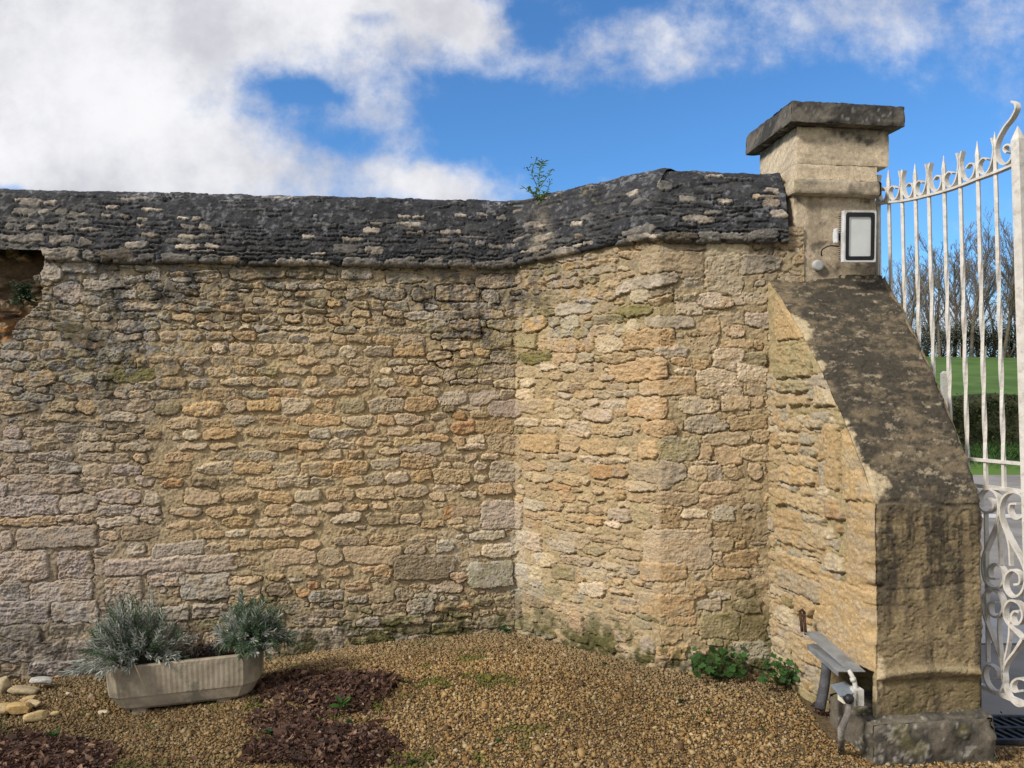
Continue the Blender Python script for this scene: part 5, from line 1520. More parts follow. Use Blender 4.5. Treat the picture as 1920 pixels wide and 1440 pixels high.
ST = [(78, 1292, .125, .06, .032, 4, (.40, .39, .36), 'greyish-white flat fallen stone lying furthest right at the wall foot', (.26, .27, .28), .035),
      (45, 1302, .17, .07, .045, 2, (.42, .33, .19), 'long straight-edged buff stone under the greyish-white one', (.25, .21, .15), 0),
      (8, 1300, .05, .06, .095, 0, (.45, .36, .22), 'upright buff stone at the left picture edge by the wall', (.3, .25, .17), 0),
      (52, 1317, .075, .04, .025, 24, (.46, .33, .16), 'thin tilted ochre flake between the long stone and the curved one', (.35, .26, .15), .01),
      (62, 1330, .085, .05, .026, -20, (.47, .37, .22), 'pale thin flake lying against the curved ochre stone', (.38, .30, .2), .02),
      (38, 1340, .125, .07, .055, 10, (.46, .31, .13), 'curved orange-ochre stone in the middle of the heap', (.38, .27, .14), .01),
      (4, 1340, .11, .08, .06, -10, (.43, .31, .15), 'rounded ochre stone cut off by the left picture edge', (.35, .26, .15), 0),
      (66, 1352, .11, .06, .05, 36, (.46, .34, .17), 'wedge-shaped ochre stone at the front of the heap', (.36, .28, .17), 0),
      (104, 1341, .042, .03, .022, 40, (.50, .40, .19), 'small yellow stone lying apart to the right of the heap', (.44, .35, .18), 0),
      (193, 1338, .050, .03, .018, 5, (.53, .46, .32), 'small cream stone chip by the left foot of the planter', (.48, .41, .28), 0),
      (128, 1302, .028, .02, .014, 0, (.48, .43, .33), 'tiny cream chip on the gravel between the heap and the planter', (.42, .36, .27), 0)]
rs = random.Random(2)
for i, (px, py, w, d, h, rz, col, lab, c2, lf) in enumerate(ST):
    rock('fallen_stone', px, py, w, d, h, rz, col, i * 3 + 2, lab, c2, lift=lf)
WS = [(1262, 1250, .10, .07, .055, 10, (.42, .37, .25), 'cream rubble stone at the foot of the wall corner beside the green plant', (.3, .28, .15))]
for i, (px, py, w, d, h, rz, col, lab, c2) in enumerate(WS):
    o = rock('loose_stone', px, py, w, d, h, rz, col, 60 + i, lab, c2); del o['group']

# ------------------------------------------------------------------ planter
M_CONC = mat_noise('planter_concrete', (.25, .21, .15), (.34, .29, .215), 9, rough=.92, bump=.35, bscale=140, c3=(.16, .145, .105), s3=5)
PLa = Vector((-2.035, 3.865, .0)); PLb = Vector((-1.300, 3.985, .0))
plx = (PLb - PLa).normalized(); plang = math.atan2(plx.y, plx.x); PLL = (PLb - PLa).length
pc0 = (PLa + PLb) / 2 + Vector((-plx.y, plx.x, 0)) * .13
planter = empty('planter', (pc0.x, pc0.y, float(ground_z(pc0.x, pc0.y)) + .004), plang)
planter.rotation_euler = (0, R(-3.2), plang)
tag(planter, 'long fluted concrete planter trough on two feet holding lavender, by the wall', 'planter')


def ring(hw, hd, ch, z, ribs=0.0):
    """chamfered rectangle with fine fluting along its front and back"""
    pts = []
    n = 96
    for k in range(n + 1):
        xx = -hw + ch + (2 * hw - 2 * ch) * k / n
        pts.append((xx, -hd + ribs * (.5 - .5 * math.cos(k * 2 * math.pi / 4)), z))
    pts += [(hw - ch * .3, -hd + ch * .45, z), (hw, -hd + ch, z), (hw, hd - ch, z), (hw - ch * .3, hd - ch * .45, z)]
    for k in range(n + 1):
        xx = hw - ch - (2 * hw - 2 * ch) * k / n
        pts.append((xx, hd - ribs * (.5 - .5 * math.cos(k * 2 * math.pi / 4)), z))
    pts += [(-hw + ch * .3, hd - ch * .45, z), (-hw, hd - ch, z), (-hw, -hd + ch, z), (-hw + ch * .3, -hd + ch * .45, z)]
    return pts


hw, hd = PLL / 2, .135
rings = [ring(hw - .055, hd - .03, .06, .022), ring(hw - .045, hd - .02, .06, .034), ring(hw - .012, hd - .004, .07, .086), ring(hw - .004, hd, .07, .094, .0008), ring(hw, hd + .003, .07, .125, .0018), ring(hw + .004, hd + .006, .07, .226, .0018),
         ring(hw + .003, hd + .005, .07, .243), ring(hw - .004, hd - .002, .068, .249), ring(hw - .022, hd - .020, .06, .248), ring(hw - .028, hd - .026, .056, .240), ring(hw - .034, hd - .032, .054, .19)]
mb = MB(); n = len(rings[0])
vs = [p for r_ in rings for p in r_]
fs = [(i * n + k, i * n + (k + 1) % n, (i + 1) * n + (k + 1) % n, (i + 1) * n + k) for i in range(len(rings) - 1) for k in range(n)]
fs += [tuple(range(n))[::-1]]
mb.add(vs, fs)
mb.build('trough', M_CONC, planter, smooth=False)
for xx in (-.215, .195):
    mb = MB(); mb.box((xx, 0, .008), (.075, .20, .05)); mb.build('foot', M_CONC, planter, bevel=.006)
sx, sy = np.meshgrid(np.linspace(-hw + .03, hw - .03, 60), np.linspace(-hd + .03, hd - .03, 22))
sz = .213 + .012 * fbm(sx, sy, .06, 4, 3)
link('soil', np_mesh('soil', np.stack([sx, sy, sz], -1), [grid_faces(*sx.shape)]), mat_noise('soil', (.035, .022, .016), (.075, .048, .032), 70, rough=.95, bump=1.0, bscale=150), planter)
PM = Matrix.Translation(planter.location) @ planter.rotation_euler.to_matrix().to_4x4()

BLADE = np.array([(0, 0, 0), (.3, .5, .06), (.3, -.5, .06), (.72, .42, .04), (.72, -.42, .04), (1, 0, -.04), (.36, 0, -.02), (.72, 0, -.03)], float)
BLF = np.array([(0, 2, 6), (0, 6, 1), (5, 3, 7), (5, 7, 4)]); BLQ = np.array([(6, 2, 4, 7), (1, 6, 7, 3)])


def blades(pos, d, L, wd, col, r, droop=0.0):
    n = len(pos)
    t = np.broadcast_to(BLADE, (n, 8, 3)).copy()
    t[:, :, 1] *= np.asarray(wd).reshape(-1, 1); t[:, :, 2] -= droop * t[:, :, 0] ** 2
    M = frame_from(d, r.uniform(-.6, .6, n))
    a = batch(t, BLF, pos, M, np.asarray(L).reshape(-1, 1) * np.ones((n, 3)), col)
    b = batch(t, BLQ, pos, M, np.asarray(L).reshape(-1, 1) * np.ones((n, 3)), col)
    return [a, b]


def tubes_np(segs, sides=5):
    """segs: list of (p0, p1, r0, r1)"""
    S = np.array([tuple(a) + tuple(b) + (c, d) for a, b, c, d in segs], float)
    p0, p1, r0, r1 = S[:, 0:3], S[:, 3:6], S[:, 6], S[:, 7]
    d = p1 - p0
    M = frame_from(d + 1e-9, np.zeros(len(S)))
    a = np.arange(sides) * 2 * math.pi / sides
    rg_ = np.stack([np.cos(a), np.sin(a)], 1)
    off = M[:, None, :, 1] * rg_[None, :, 0:1] + M[:, None, :, 2] * rg_[None, :, 1:2]
    V = np.concatenate([p0[:, None] + off * r0[:, None, None], p1[:, None] + off * r1[:, None, None]], 1)
    k = np.arange(sides); k2 = (k + 1) % sides
    q = np.stack([k, k2, k2 + sides, k + sides], 1)
    Fq = (q[None] + (np.arange(len(S)) * 2 * sides)[:, None, None]).reshape(-1, 4)
    return V.reshape(-1, 3), Fq


def lavender(base, spread, height, nst, seed, label, lean, grey):
    r = np.random.default_rng(seed)
    root = empty('lavender', base)
    tag(root, label, 'lavender', group='lavender bushes in the planter')
    segs, P, D, L, Cc = [], [], [], [], []
    ph = r.uniform(0, 6.28, 3)
    for i in range(nst):
        az = r.uniform(0, 6.283); asym = 1 + .28 * math.sin(2 * az + ph[0]) + .2 * math.sin(3 * az + ph[1]); el = r.uniform(.08, 1.0) ** .8
        out = Vector((math.cos(az) * (1 - el * .75) * spread[0] * asym, math.sin(az) * (1 - el * .75) * spread[1] * asym, 0))
        tip = out + Vector((lean[0] * r.uniform(.3, 1), lean[1] * r.uniform(.3, 1), height * (.35 + .65 * el) * r.uniform(.6, 1.15) * (.75 + .25 * asym) - .08 * (1 - el)))
        s0 = Vector((out.x * .25, out.y * .25, 0))
        mid = (s0 + tip) / 2 + Vector((out.x * .12, out.y * .12, .03))
        pts = catmull([s0, mid, tip], 4)
        for a, b in zip(pts[:-1], pts[1:]): segs.append((a, b, .0016, .0014))
        base_c = np.array((.47, .50, .44)) if r.random() < grey else np.array((.15, .22, .13))
        nl = 26
        for k in range(nl):
            t = .32 + .68 * k / (nl - 1)
            q = t * (len(pts) - 1); i0 = min(int(q), len(pts) - 2); p = pts[i0].lerp(pts[i0 + 1], q - i0)
            tg = (pts[i0 + 1] - pts[i0]).normalized()
            a2 = k * 1.9 + r.uniform(0, .5)
            ox = tg.orthogonal().normalized(); oy = tg.cross(ox)
            d = tg * (.75 + .5 * t) + (ox * math.cos(a2) + oy * math.sin(a2)) * r.uniform(.5, 1.0)
            P.append(p); D.append(d); L.append(r.uniform(.022, .044)); Cc.append(base_c * r.uniform(.75, 1.25) * (1.0 if t < .85 else 1.0))
    v, f_ = tubes_np(segs, 4)
    link('stems', np_mesh('stems', v, [f_], np.full((len(v), 3), .13) * np.array((1, .95, .7))), M_LEAVES, root)
    parts = blades(np.array(P), np.array(D), np.array(L), r.uniform(.12, .19, len(P)), np.array(Cc), r)
    v, fl_, c = join(parts)
    link('foliage', np_mesh('foliage', v, fl_, c), M_LEAVES, root)
    return root


def on_planter(x, y, z=.215):
    return PM @ Vector((x, y, z))


lavender(on_planter(-.235, -.02), (.25, .24), .33, 270, 3, 'large silvery lavender bush spilling over the left end of the planter', (-.035, -.05), .75)
lavender(on_planter(.315, .01), (.20, .19), .275, 230, 8, 'compact darker green lavender bush at the right end of the planter', (.04, -.02), .42)
# dead stalks and dark succulent in the middle, dry grass stems
r = np.random.default_rng(12)
segs = []
b0 = on_planter(-.05, .0)
for i in range(130):
    a = Vector(b0) + Vector((r.normal(0, .045), r.normal(0, .03), 0)); d = Vector((r.normal(0, .4), r.normal(0, .3), 1)).normalized() * r.uniform(.08, .24)
    m_ = a + d * .6 + Vector((r.normal(0, .012), r.normal(0, .012), 0)); e_ = a + d + Vector((r.normal(0, .03), r.normal(0, .03), -.01))
    segs += [(a, m_, .0013, .0011), (m_, e_, .0011, .0007)]
v, f_ = tubes_np(segs, 4)
o = link('dead_stalks', np_mesh('dead_stalks', v - np.array(b0), [f_], np.array((.26, .18, .115)) * np.ones((len(v), 3))), M_LEAVES, None, b0)
tag(o, 'tangle of dry brown dead stalks between the two lavender bushes', 'dead plant')
P, D, L, Cc = [], [], [], []
b1 = on_planter(.075, .0)
segs = []
for i in range(60):
    a = Vector(b1) + Vector((r.normal(0, .055), r.normal(0, .04), 0)); h_ = r.uniform(.02, .085)
    e_ = a + Vector((r.normal(0, .02), r.normal(0, .02), h_)); segs.append((a, e_, .0016, .0012))
    for k in range(9):
        P.append(a.lerp(e_, .4 + .6 * k / 8)); D.append((r.normal(0, 1), r.normal(0, 1), .5)); L.append(r.uniform(.009, .016)); Cc.append(np.array((.060, .034, .032)) * r.uniform(.7, 1.5))
v1, f1 = tubes_np(segs, 4)
parts = blades(np.array(P), np.array(D), np.array(L), np.full(len(P), .5), np.array(Cc), r)
v, fl_, c = join([(v1, f1, np.full((len(v1), 3), .05))] + parts)
o = link('sedum', np_mesh('sedum', v - np.array(b1), fl_, c), M_LEAVES, None, b1)
tag(o, 'low dark red-brown sedum in the planter left of the compact lavender', 'sedum')


def grass_stem(pts, label, col, rad=.0013):
    P = catmull([unproj(*p) for p in pts], 6)
    segs = [(a, b, rad, rad * .8) for a, b in zip(P[:-1], P[1:])]
    v, f_ = tubes_np(segs, 4)
    o = link('dry_stem', np_mesh('dry_stem', v - np.array(P[0]), [f_], np.array(col) * np.ones((len(v), 3))), M_LEAVES, None, P[0])
    return tag(o, label, 'dry stem', group='dry stems rising from the planter')


STRAW = (.42, .33, .17)
grass_stem([(488, 1190, 4.1), (487, 1120, 4.12), (485, 1048, 4.15), (484, 1040, 4.15)], 'straight upright straw stem standing above the right lavender', STRAW)
grass_stem([(505, 1170, 4.1), (520, 1135, 4.1), (545, 1108, 4.1), (568, 1092, 4.1)], 'steeper of two slanting straw stems leaving the right lavender', STRAW)
grass_stem([(510, 1165, 4.1), (535, 1130, 4.1), (570, 1118, 4.1), (602, 1103, 4.1)], 'flatter of two slanting straw stems leaving the right lavender', STRAW)
grass_stem([(325, 1180, 4.0), (338, 1150, 4.02), (350, 1120, 4.03), (359, 1102, 4.05)], 'dark bent stem rising between the two lavender bushes', (.05, .05, .035), .0017)
grass_stem([(252, 1245, 3.80), (262, 1268, 3.78), (272, 1290, 3.78), (280, 1308, 3.79)], 'drooping straw blade hanging down the front of the planter', STRAW, .0018)

# ------------------------------------------------------------------ small plants
def leafy(name, base, leaves, stems, label, cat, group=None):
    """leaves: (pos, dir, len, width, col)"""
    r = np.random.default_rng(3)
    o = empty(name, base)
    tag(o, label, cat, group)
    B = np.array(base)
    if stems:
        v, f_ = tubes_np(stems, 5)
        link('stem', np_mesh('stem', v - B, [f_], np.array((.10, .11, .045)) * np.ones((len(v), 3))), M_LEAVES, o)
    P = np.array([l[0] for l in leaves]); D = np.array([l[1] for l in leaves]); L = np.array([l[2] for l in leaves]); Wd = np.array([l[3] for l in leaves]); C_ = np.array([l[4] for l in leaves])
    v, fl_, c = join(blades(P - B, D, L, Wd, C_, r, droop=.15))
    link('leaves', np_mesh('leaves', v, fl_, c), M_LEAVES, o)
    return o


# sprig on the coping
r = np.random.default_rng(6)
bs_ = unproj(1017, 408, 4.70)
leaves, stems = [], []


def shoot(pts, n, l0, l1, berries=0):
    P = catmull([unproj(*p) for p in pts], 5)
    for a, b in zip(P[:-1], P[1:]): stems.append((a, b, .0022, .0018))
    for k in range(n):
        t = (k + .6) / n * (len(P) - 1); i = min(int(t), len(P) - 2); p = P[i].lerp(P[i + 1], t - i)
        a = k * 2.4 + r.uniform(0, 1)
        d = Vector((math.cos(a), math.sin(a) * .8, r.uniform(.1, .8)))
        leaves.append((p, d, r.uniform(l0, l1) * 1.25, r.uniform(.28, .40), np.array((.17, .27, .075)) * r.uniform(.7, 1.5)))
    return P[-1]


D0 = 4.70
e1 = shoot([(1017, 408, D0), (1012, 375, D0), (1010, 345, D0), (1013, 318, D0), (1018, 305, D0)], 46, .022, .045)
e2 = shoot([(1011, 360, D0), (1003, 340, D0), (997, 325, D0), (1000, 312, D0), (1005, 302, D0)], 16, .02, .035)
e3 = shoot([(1011, 350, D0), (1020, 340, D0), (1028, 328, D0), (1034, 320, D0)], 9, .015, .03)
e4 = shoot([(1012, 372, D0), (1000, 365, D0), (990, 358, D0), (984, 352, D0)], 12, .03, .05)
e5 = shoot([(1012, 378, D0), (1020, 366, D0), (1026, 358, D0), (1031, 342, D0)], 12, .02, .035)
e6 = shoot([(1028, 405, D0), (1027, 385, D0), (1026, 368, D0), (1024, 360, D0)], 12, .015, .03)
spr = leafy('wall_sprig', bs_, leaves, stems, 'slender green sprig with dark berries growing from the coping above the inner corner', 'sprig')
bm = bmesh.new(); bmesh.ops.create_icosphere(bm, subdivisions=1, radius=.0042)
bme = bpy.data.meshes.new('berry'); bm.to_mesh(bme); bm.free(); bme.materials.append(mat_noise('berry', (.015, .014, .03), (.03, .025, .05), 40, rough=.5))
for e in (e1, e2, e3, e5, unproj(993, 320, D0), unproj(991, 316, D0)):
    for k in range(4):
        q = Vector(e) + Vector((r.normal(0, .010), r.normal(0, .006), r.uniform(.002, .022)))
        o = bpy.data.objects.new('berry', bme); COL.objects.link(o); o.parent = spr; o.location = q - bs_

# grass tuft on the coping
bt_ = unproj(1357, 392, 4.10)
lv_ = [(bt_ + Vector((r.normal(0, .012), r.normal(0, .008), 0)), Vector((r.normal(0, .5), r.normal(-.3, .4), 1)), r.uniform(.025, .055), .10, np.array((.05, .11, .03)) * r.uniform(.7, 1.4)) for k in range(60)]
leafy('grass_tuft', bt_, lv_, [], 'small grass tuft rooted in the coping near the gate pillar', 'grass tuft')

# fern-like plant in the hole
bf = unproj(52, 560, 4.36)
lv_, st_ = [], []
for k in range(34):
    a = r.uniform(0, 6.283); e_ = bf + Vector((math.cos(a) * r.uniform(.02, .11), -abs(math.sin(a)) * .05 - .02, r.uniform(-.05, .10)))
    st_.append((bf, e_, .0016, .001))
    for q in range(12):
        p = bf.lerp(e_, .3 + .7 * q / 11)
        lv_.append((p, Vector((r.normal(0, 1), r.normal(-.4, .6), r.normal(.2, .5))), r.uniform(.016, .030), r.uniform(.4, .6), np.array((.035, .065, .035)) * r.uniform(.6, 1.6)))
leafy('wall_fern', bf, lv_, st_, 'dark bushy fern growing out of the broken hole at the left end', 'fern')


# round-leaved plants at the wall foot
def round_leaf_plant(name, px0, px1, py0, py1, n, D, label, seed):
    r = np.random.default_rng(seed)
    g = ground_hit((px0 + px1) / 2, py1)
    o = empty(name, g)
    tag(o, label, 'plant', group='round-leaved plants at the wall foot')
    V, Ft, C_, st_ = [], [], [], []
    off = 0
    for k in range(n):
        c = unproj(r.uniform(px0, px1), r.uniform(py0, py1 - 6), D + r.uniform(-.10, .06))
        c.z = max(c.z, float(ground_z(c.x, c.y)) + .012)
        rad = r.uniform(.011, .024)
        nrm = Vector((r.normal(0, .35), r.normal(-.55, .3), 1)).normalized()
        ax = nrm.orthogonal().normalized(); ay = nrm.cross(ax); rot = r.uniform(0, 6.28)
        m_ = 18
        ring_ = []
        for j in range(m_):
            a = j * 2 * math.pi / m_ + rot
            rr = rad * (1 + .12 * math.cos(5 * (a - rot))) * (.45 if j == 0 else 1)
            ring_.append(c + (ax * math.cos(a) + ay * math.sin(a)) * rr + nrm * (rad * .18 * math.cos(5 * (a - rot))))
        base = len(V)
        V += [c - nrm * rad * .12] + ring_
        Ft += [(base, base + 1 + j, base + 1 + (j + 1) % m_) for j in range(m_)]
        cc = np.array((.040, .098, .022)) * r.uniform(.5, 1.4)
        C_ += [cc] * (m_ + 1)
        st_.append((g + Vector((r.normal(0, .02), 0, 0)), c, .0013, .001))
    v, f_ = tubes_np(st_, 4)
    link('stems', np_mesh('stems', v - np.array(g), [f_], np.array((.09, .12, .04)) * np.ones((len(v), 3))), M_LEAVES, o)
    link('leaves', np_mesh('leaves', np.array(V) - np.array(g), [np.array(Ft)], np.array(C_)), M_LEAVES, o)
    return o


round_leaf_plant('leafy_plant', 1288, 1400, 1214, 1274, 62, 3.98, 'spreading round-leaved green plant in front of the wall corner stones', 4)
round_leaf_plant('leafy_plant', 1428, 1498, 1226, 1284, 42, 3.86, 'smaller round-leaved green plant where the wall meets the buttress', 9)


def weed(px, py, n, L, label, col=(.06, .15, .025), wd=.34):
    r = np.random.default_rng(px)
    g = ground_hit(px, py)
    lv_ = []
    for k in range(n):
        a = k * 2.4 + r.uniform(0, .5)
        lv_.append((g + Vector((0, 0, .004 + .3 * L * r.random())), Vector((math.cos(a), math.sin(a), r.uniform(.3, 1.5))), L * r.uniform(.6, 1.1), wd * r.uniform(.8, 1.2), np.array(col) * .75 * r.uniform(.6, 1.4)))
    return leafy('weed', g, lv_, [(g, g + Vector((0, 0, L * .5)), .0015, .001)], label, 'weed', 'small weeds in the gravel')


weed(641, 1330, 9, .060, 'bright green broad-leaved weed standing in the leaf drift beside the planter')
weed(948, 1188, 14, .055, 'pointed green weed at the foot of the inner wall corner', (.05, .16, .03), .25)
weed(1277, 1318, 16, .020, 'low bluish-green rosette in the open gravel below the corner plant', (.05, .11, .05), .5)
weed(1327, 1340, 9, .026, 'small four-leaved sprout just below the bluish-green rosette', (.07, .14, .04))
weed(1134, 1248, 12, .020, 'tiny dark green weed in the gravel before the slanting wall', (.04, .10, .03), .5)
weed(992, 1218, 14, .018, 'flat dark weed in the gravel in front of the inner corner', (.035, .07, .03), .5)
weed(936, 1392, 10, .020, 'lone tiny green weed near the bottom middle of the gravel', (.05, .12, .04), .5)
weed(1676, 1418, 12, .026, 'green weed growing against the front of the plinth', (.05, .14, .03), .45)
weed(1430, 1370, 8, .018, 'tiny green weed in the gravel left of the pipe foot', (.06, .13, .03), .5)
weed(100, 1386, 14, .045, 'grassy green weed among the dark leaves below the fallen stones', (.05, .14, .03), .28)
weed(655, 1357, 12, .022, 'small dark green weed between the two leaf drifts', (.03, .08, .035), .5)
weed(505, 1378, 12, .026, 'dark green weed at the left edge of the lower leaf pile', (.03, .08, .035), .5)
weed(775, 1434, 30, .030, 'grassy tuft at the bottom edge right of the lower leaf pile', (.05, .09, .03), .14)

# ------------------------------------------------------------------ wrought-iron gate, standing half open
M_GATE = mat_noise('white_gate_paint', (.57, .535, .48), (.66, .625, .57), 25, rough=.55, c3=(.47, .43, .37), s3=22, bump=.15)
GH, GE_ = np.array((2.0, 4.2)), np.array((2.236, 3.4))
gd = (GE_ - GH) / np.hypot(*(GE_ - GH)); gn = np.array((-gd[1], gd[0]))
GN = Vector((gn[0], gn[1], 0)); GD = Vector((gd[0], gd[1], 0))


def gpt(px, py):
    d = ray(px, py)
    t = np.dot(GH, gn) / np.dot(d[:2], gn)
    return Vector((d[0] * t, d[1] * t, CAMZ + d[2] * t))


gate = empty('iron_gate', (GH[0], GH[1], 0))
tag(gate, 'white painted wrought-iron gate leaf with spear-tipped bars and scrollwork', 'gate')
GO = Vector((GH[0], GH[1], 0))


def gbuild(mb, name, smooth=False):
    mb.v = [tuple(Vector(p) - GO) for p in mb.v]
    return mb.build(name, M_GATE, gate, smooth=smooth)


RAIL = [(1644, 383), (1667, 379.5), (1692, 377), (1717, 372.5), (1742, 366.5), (1771, 359), (1801, 349), (1834, 336), (1867, 324), (1908, 307)]
rx = [p[0] for p in RAIL]; ry = [p[1] for p in RAIL]
tr = catmull([gpt(*p) for p in RAIL], 4)
mb = MB(); mb.strip(tr, GN, .030, .011); gbuild(mb, 'rail')
zmid = gpt(1840, 862.5).z; zlow_ = gpt(1845, 912).z; zbot = gpt(1845, 1288).z
for z_, w_ in ((zmid, .014), (zlow_, .016), (zbot, .018)):
    mb = MB()
    a = GO + GD * .0 + Vector((0, 0, z_)); b = GO + GD * .87 + Vector((0, 0, z_))
    mb.strip([a, b], GN, .028, w_); gbuild(mb, 'rail')


def twist_bar(px, tall):
    yr = np.interp(px, rx, ry)
    top = gpt(px, yr)
    x, y = top.x, top.y
    mb = MB()
    zt = gpt(px, yr - tall).z
    n = 60
    vs = []; fs = []
    zs_ = list(np.linspace(zlow_, top.z, n)) + [top.z + (zt - top.z) * .35, top.z + (zt - top.z) * .62, zt]
    for i, z_ in enumerate(zs_):
        s = .0072
        lx_, ly_ = GD.x * .018 * (top.z - z_), GD.y * .018 * (top.z - z_)
        if i >= n: s = (.0075, .0085, .0008)[i - n]
        tw = 0.0 if z_ < 1.3 else (z_ - 1.3) * 7.0 if z_ < 2.25 else .95 * 7.0
        for k in range(4):
            a = tw + math.pi / 4 + k * math.pi / 2
            wob = 1 + .10 * math.sin(z_ * 23)
            vs.append((x + lx_ + GD.x * math.cos(a) * s * 1.41 * wob + GN.x * math.sin(a) * s * 1.41, y + ly_ + GD.y * math.cos(a) * s * 1.41 * wob + GN.y * math.sin(a) * s * 1.41, z_))
    for i in range(len(zs_) - 1):
        for k in range(4):
            fs.append((i * 4 + k, i * 4 + (k + 1) % 4, i * 4 + 4 + (k + 1) % 4, i * 4 + 4 + k))
    fs.append((3, 2, 1, 0))
    mb.add(vs, fs)
    gbuild(mb, 'bar')


for px, tall in ((1646, 40), (1667, 62), (1692, 60), (1717, 66), (1742, 60), (1771, 68), (1801, 58), (1834, 72), (1867, 78)):
    twist_bar(px, tall)
# meeting stile with a pyramid tip
pt = gpt(1909, 262)
mb = MB()
s = .020
vs = []
for z_, q in ((zbot - .02, s), (pt.z, s), (gpt(1909, 236).z, .001)):
    for a, b in ((-1, -1), (1, -1), (1, 1), (-1, 1)):
        vs.append((pt.x + GD.x * (a * q + .020 * (pt.z - z_)) + GN.x * b * q, pt.y + GD.y * (a * q + .020 * (pt.z - z_)) + GN.y * b * q, z_))
mb.add(vs, [(3, 2, 1, 0)] + [(i * 4 + k, i * 4 + (k + 1) % 4, i * 4 + 4 + (k + 1) % 4, i * 4 + 4 + k) for i in range(2) for k in range(4)] + [(8, 9, 10, 11)])
gbuild(mb, 'stile')
hs = GO + GD * .006
mb = MB(); mb.box((hs.x, hs.y, (zbot + gpt(1646, 383).z) / 2), (.022, .022, gpt(1646, 383).z - zbot + .04), Matrix.Rotation(math.atan2(gd[1], gd[0]), 3, 'Z')); gbuild(mb, 'stile')
# crest scrolls
SH = [(.60, 25), (.40, 30), (.18, 27), (.10, 19), (.22, 8), (.50, 3.5), (.76, 11), (.92, 27), (.95, 42), (.84, 57)]
for A, B in ((1667, 1646), (1667, 1692), (1717, 1692), (1717, 1742), (1771, 1742), (1771, 1801), (1834, 1801), (1834, 1867)):
    P = []
    for s_, h_ in SH:
        px = A + (B - A) * s_
        P.append(gpt(px, np.interp(px, rx, ry) - h_ * np.interp(px, [1650, 1867], [.95, 1.18])))
    mb = MB(); mb.strip(catmull(P, 5), GN, .026, .0065); gbuild(mb, 'scroll')
BIG = [(1803, 480), (1787, 466), (1790, 441), (1815, 430), (1836, 452), (1836, 500), (1812, 540), (1775, 549), (1743, 517), (1733, 460), (1747, 398), (1786, 325), (1830, 268), (1857, 213), (1855, 180), (1832, 166)]
mb = MB(); mb.strip(catmull([gpt(1340 + a / 3.272, 140 + b / 3.272) for a, b in BIG], 5), GN, .030, .008); gbuild(mb, 'scroll')
# scroll panel
PAN = [[(95, 150), (122, 165), (126, 200), (92, 224), (56, 195), (52, 140), (90, 102), (134, 118), (155, 180), (142, 280), (97, 390), (70, 470), (76, 560), (108, 608), (150, 614), (180, 578), (174, 522), (138, 490), (104, 512), (108, 560), (140, 570)],
       [(250, 178), (215, 182), (213, 225), (245, 256), (285, 235), (296, 180), (265, 128), (215, 120), (176, 150), (160, 220), (182, 300), (232, 400), (275, 480), (296, 560), (272, 640), (222, 660), (186, 612), (192, 550), (225, 522), (262, 545), (264, 590), (235, 598)],
       [(140, 690), (108, 696), (112, 750), (148, 766), (176, 722), (160, 652), (110, 626), (70, 670), (76, 750), (110, 850), (150, 960), (176, 1040), (180, 1120), (145, 1160), (97, 1122), (78, 1060), (97, 1016), (140, 1040), (146, 1084), (115, 1090)],
       [(255, 738), (225, 742), (228, 795), (250, 800), (210, 800), (182, 730), (212, 682), (262, 676), (300, 720), (292, 820), (250, 920), (190, 1010), (178, 1090), (208, 1180), (265, 1228), (320, 1190), (310, 1110), (260, 1085), (225, 1110), (232, 1150), (262, 1150)]]
PAN[3] = [(262, 742), (238, 736), (222, 760), (234, 798), (262, 800), (280, 760), (262, 700), (215, 680), (184, 722), (196, 790), (270, 870), (275, 885), (240, 940), (190, 1010), (178, 1090), (208, 1180), (265, 1228), (320, 1190), (310, 1110), (260, 1085), (225, 1110), (232, 1150), (262, 1150)]
for k, path in enumerate(PAN):
    mb = MB(); mb.strip(catmull([gpt(1820 + a / 2.77, 880 + b / 2.77) for a, b in path], 5), GN, .030, .0090); gbuild(mb, 'scroll')
for path in ([(150, 215), (152, 350), (162, 495)], [(178, 290), (205, 390), (212, 500)], [(152, 775), (150, 860), (168, 1005)], [(208, 790), (205, 880), (180, 1005)], [(80, 225), (86, 600), (92, 1000)], [(277, 870), (235, 940), (192, 1005)], [(0, 100), (28, 110), (36, 150), (25, 195), (4, 190), (6, 150), (22, 146)]):
    mb = MB(); mb.strip(catmull([gpt(1820 + a / 2.77, 880 + b / 2.77) for a, b in path], 4), GN, .022, .008); gbuild(mb, 'scroll')

# drain grating
M_IRON = mat_noise('cast_iron', (.025, .025, .028), (.05, .05, .052), 40, rough=.6, metallic=.4)
dg = empty('drain_grating', (2.44, 3.73, .004), R(-2))
tag(dg, 'dark slotted iron drain grating set in the ground below the gate', 'drain grating')
mb = MB()
for yy in (-.135, 0, .135): mb.box((.12, yy, 0), (.72, .022, .022))
for xx in (-.23, .47): mb.box((xx, 0, -.001), (.022, .27, .021))
mb.build('frame', M_IRON, dg)
mb = MB()
for k in range(14):
    for yy in (-.068, .068):
        mb.box((-.19 + k * .048, yy, -.002), (.016, .118, .018), Matrix.Rotation(R(18), 3, 'Z'))
mb.build('slats', M_IRON, dg)
mb = MB(); mb.box((.12, 0, -.006), (.70, .26, .004)); mb.build('channel', mat_noise('dark_channel', (.008, .008, .008), (.015, .014, .012), 20), dg)

# ------------------------------------------------------------------ over the road: hedge, posts, trees
def leaf_cloud(P, L, col, r, wd=.55):
    n = len(P)
    D = r.normal(0, 1, (n, 3))
    return join(blades(P, D, L, np.full(n, wd), col, r))


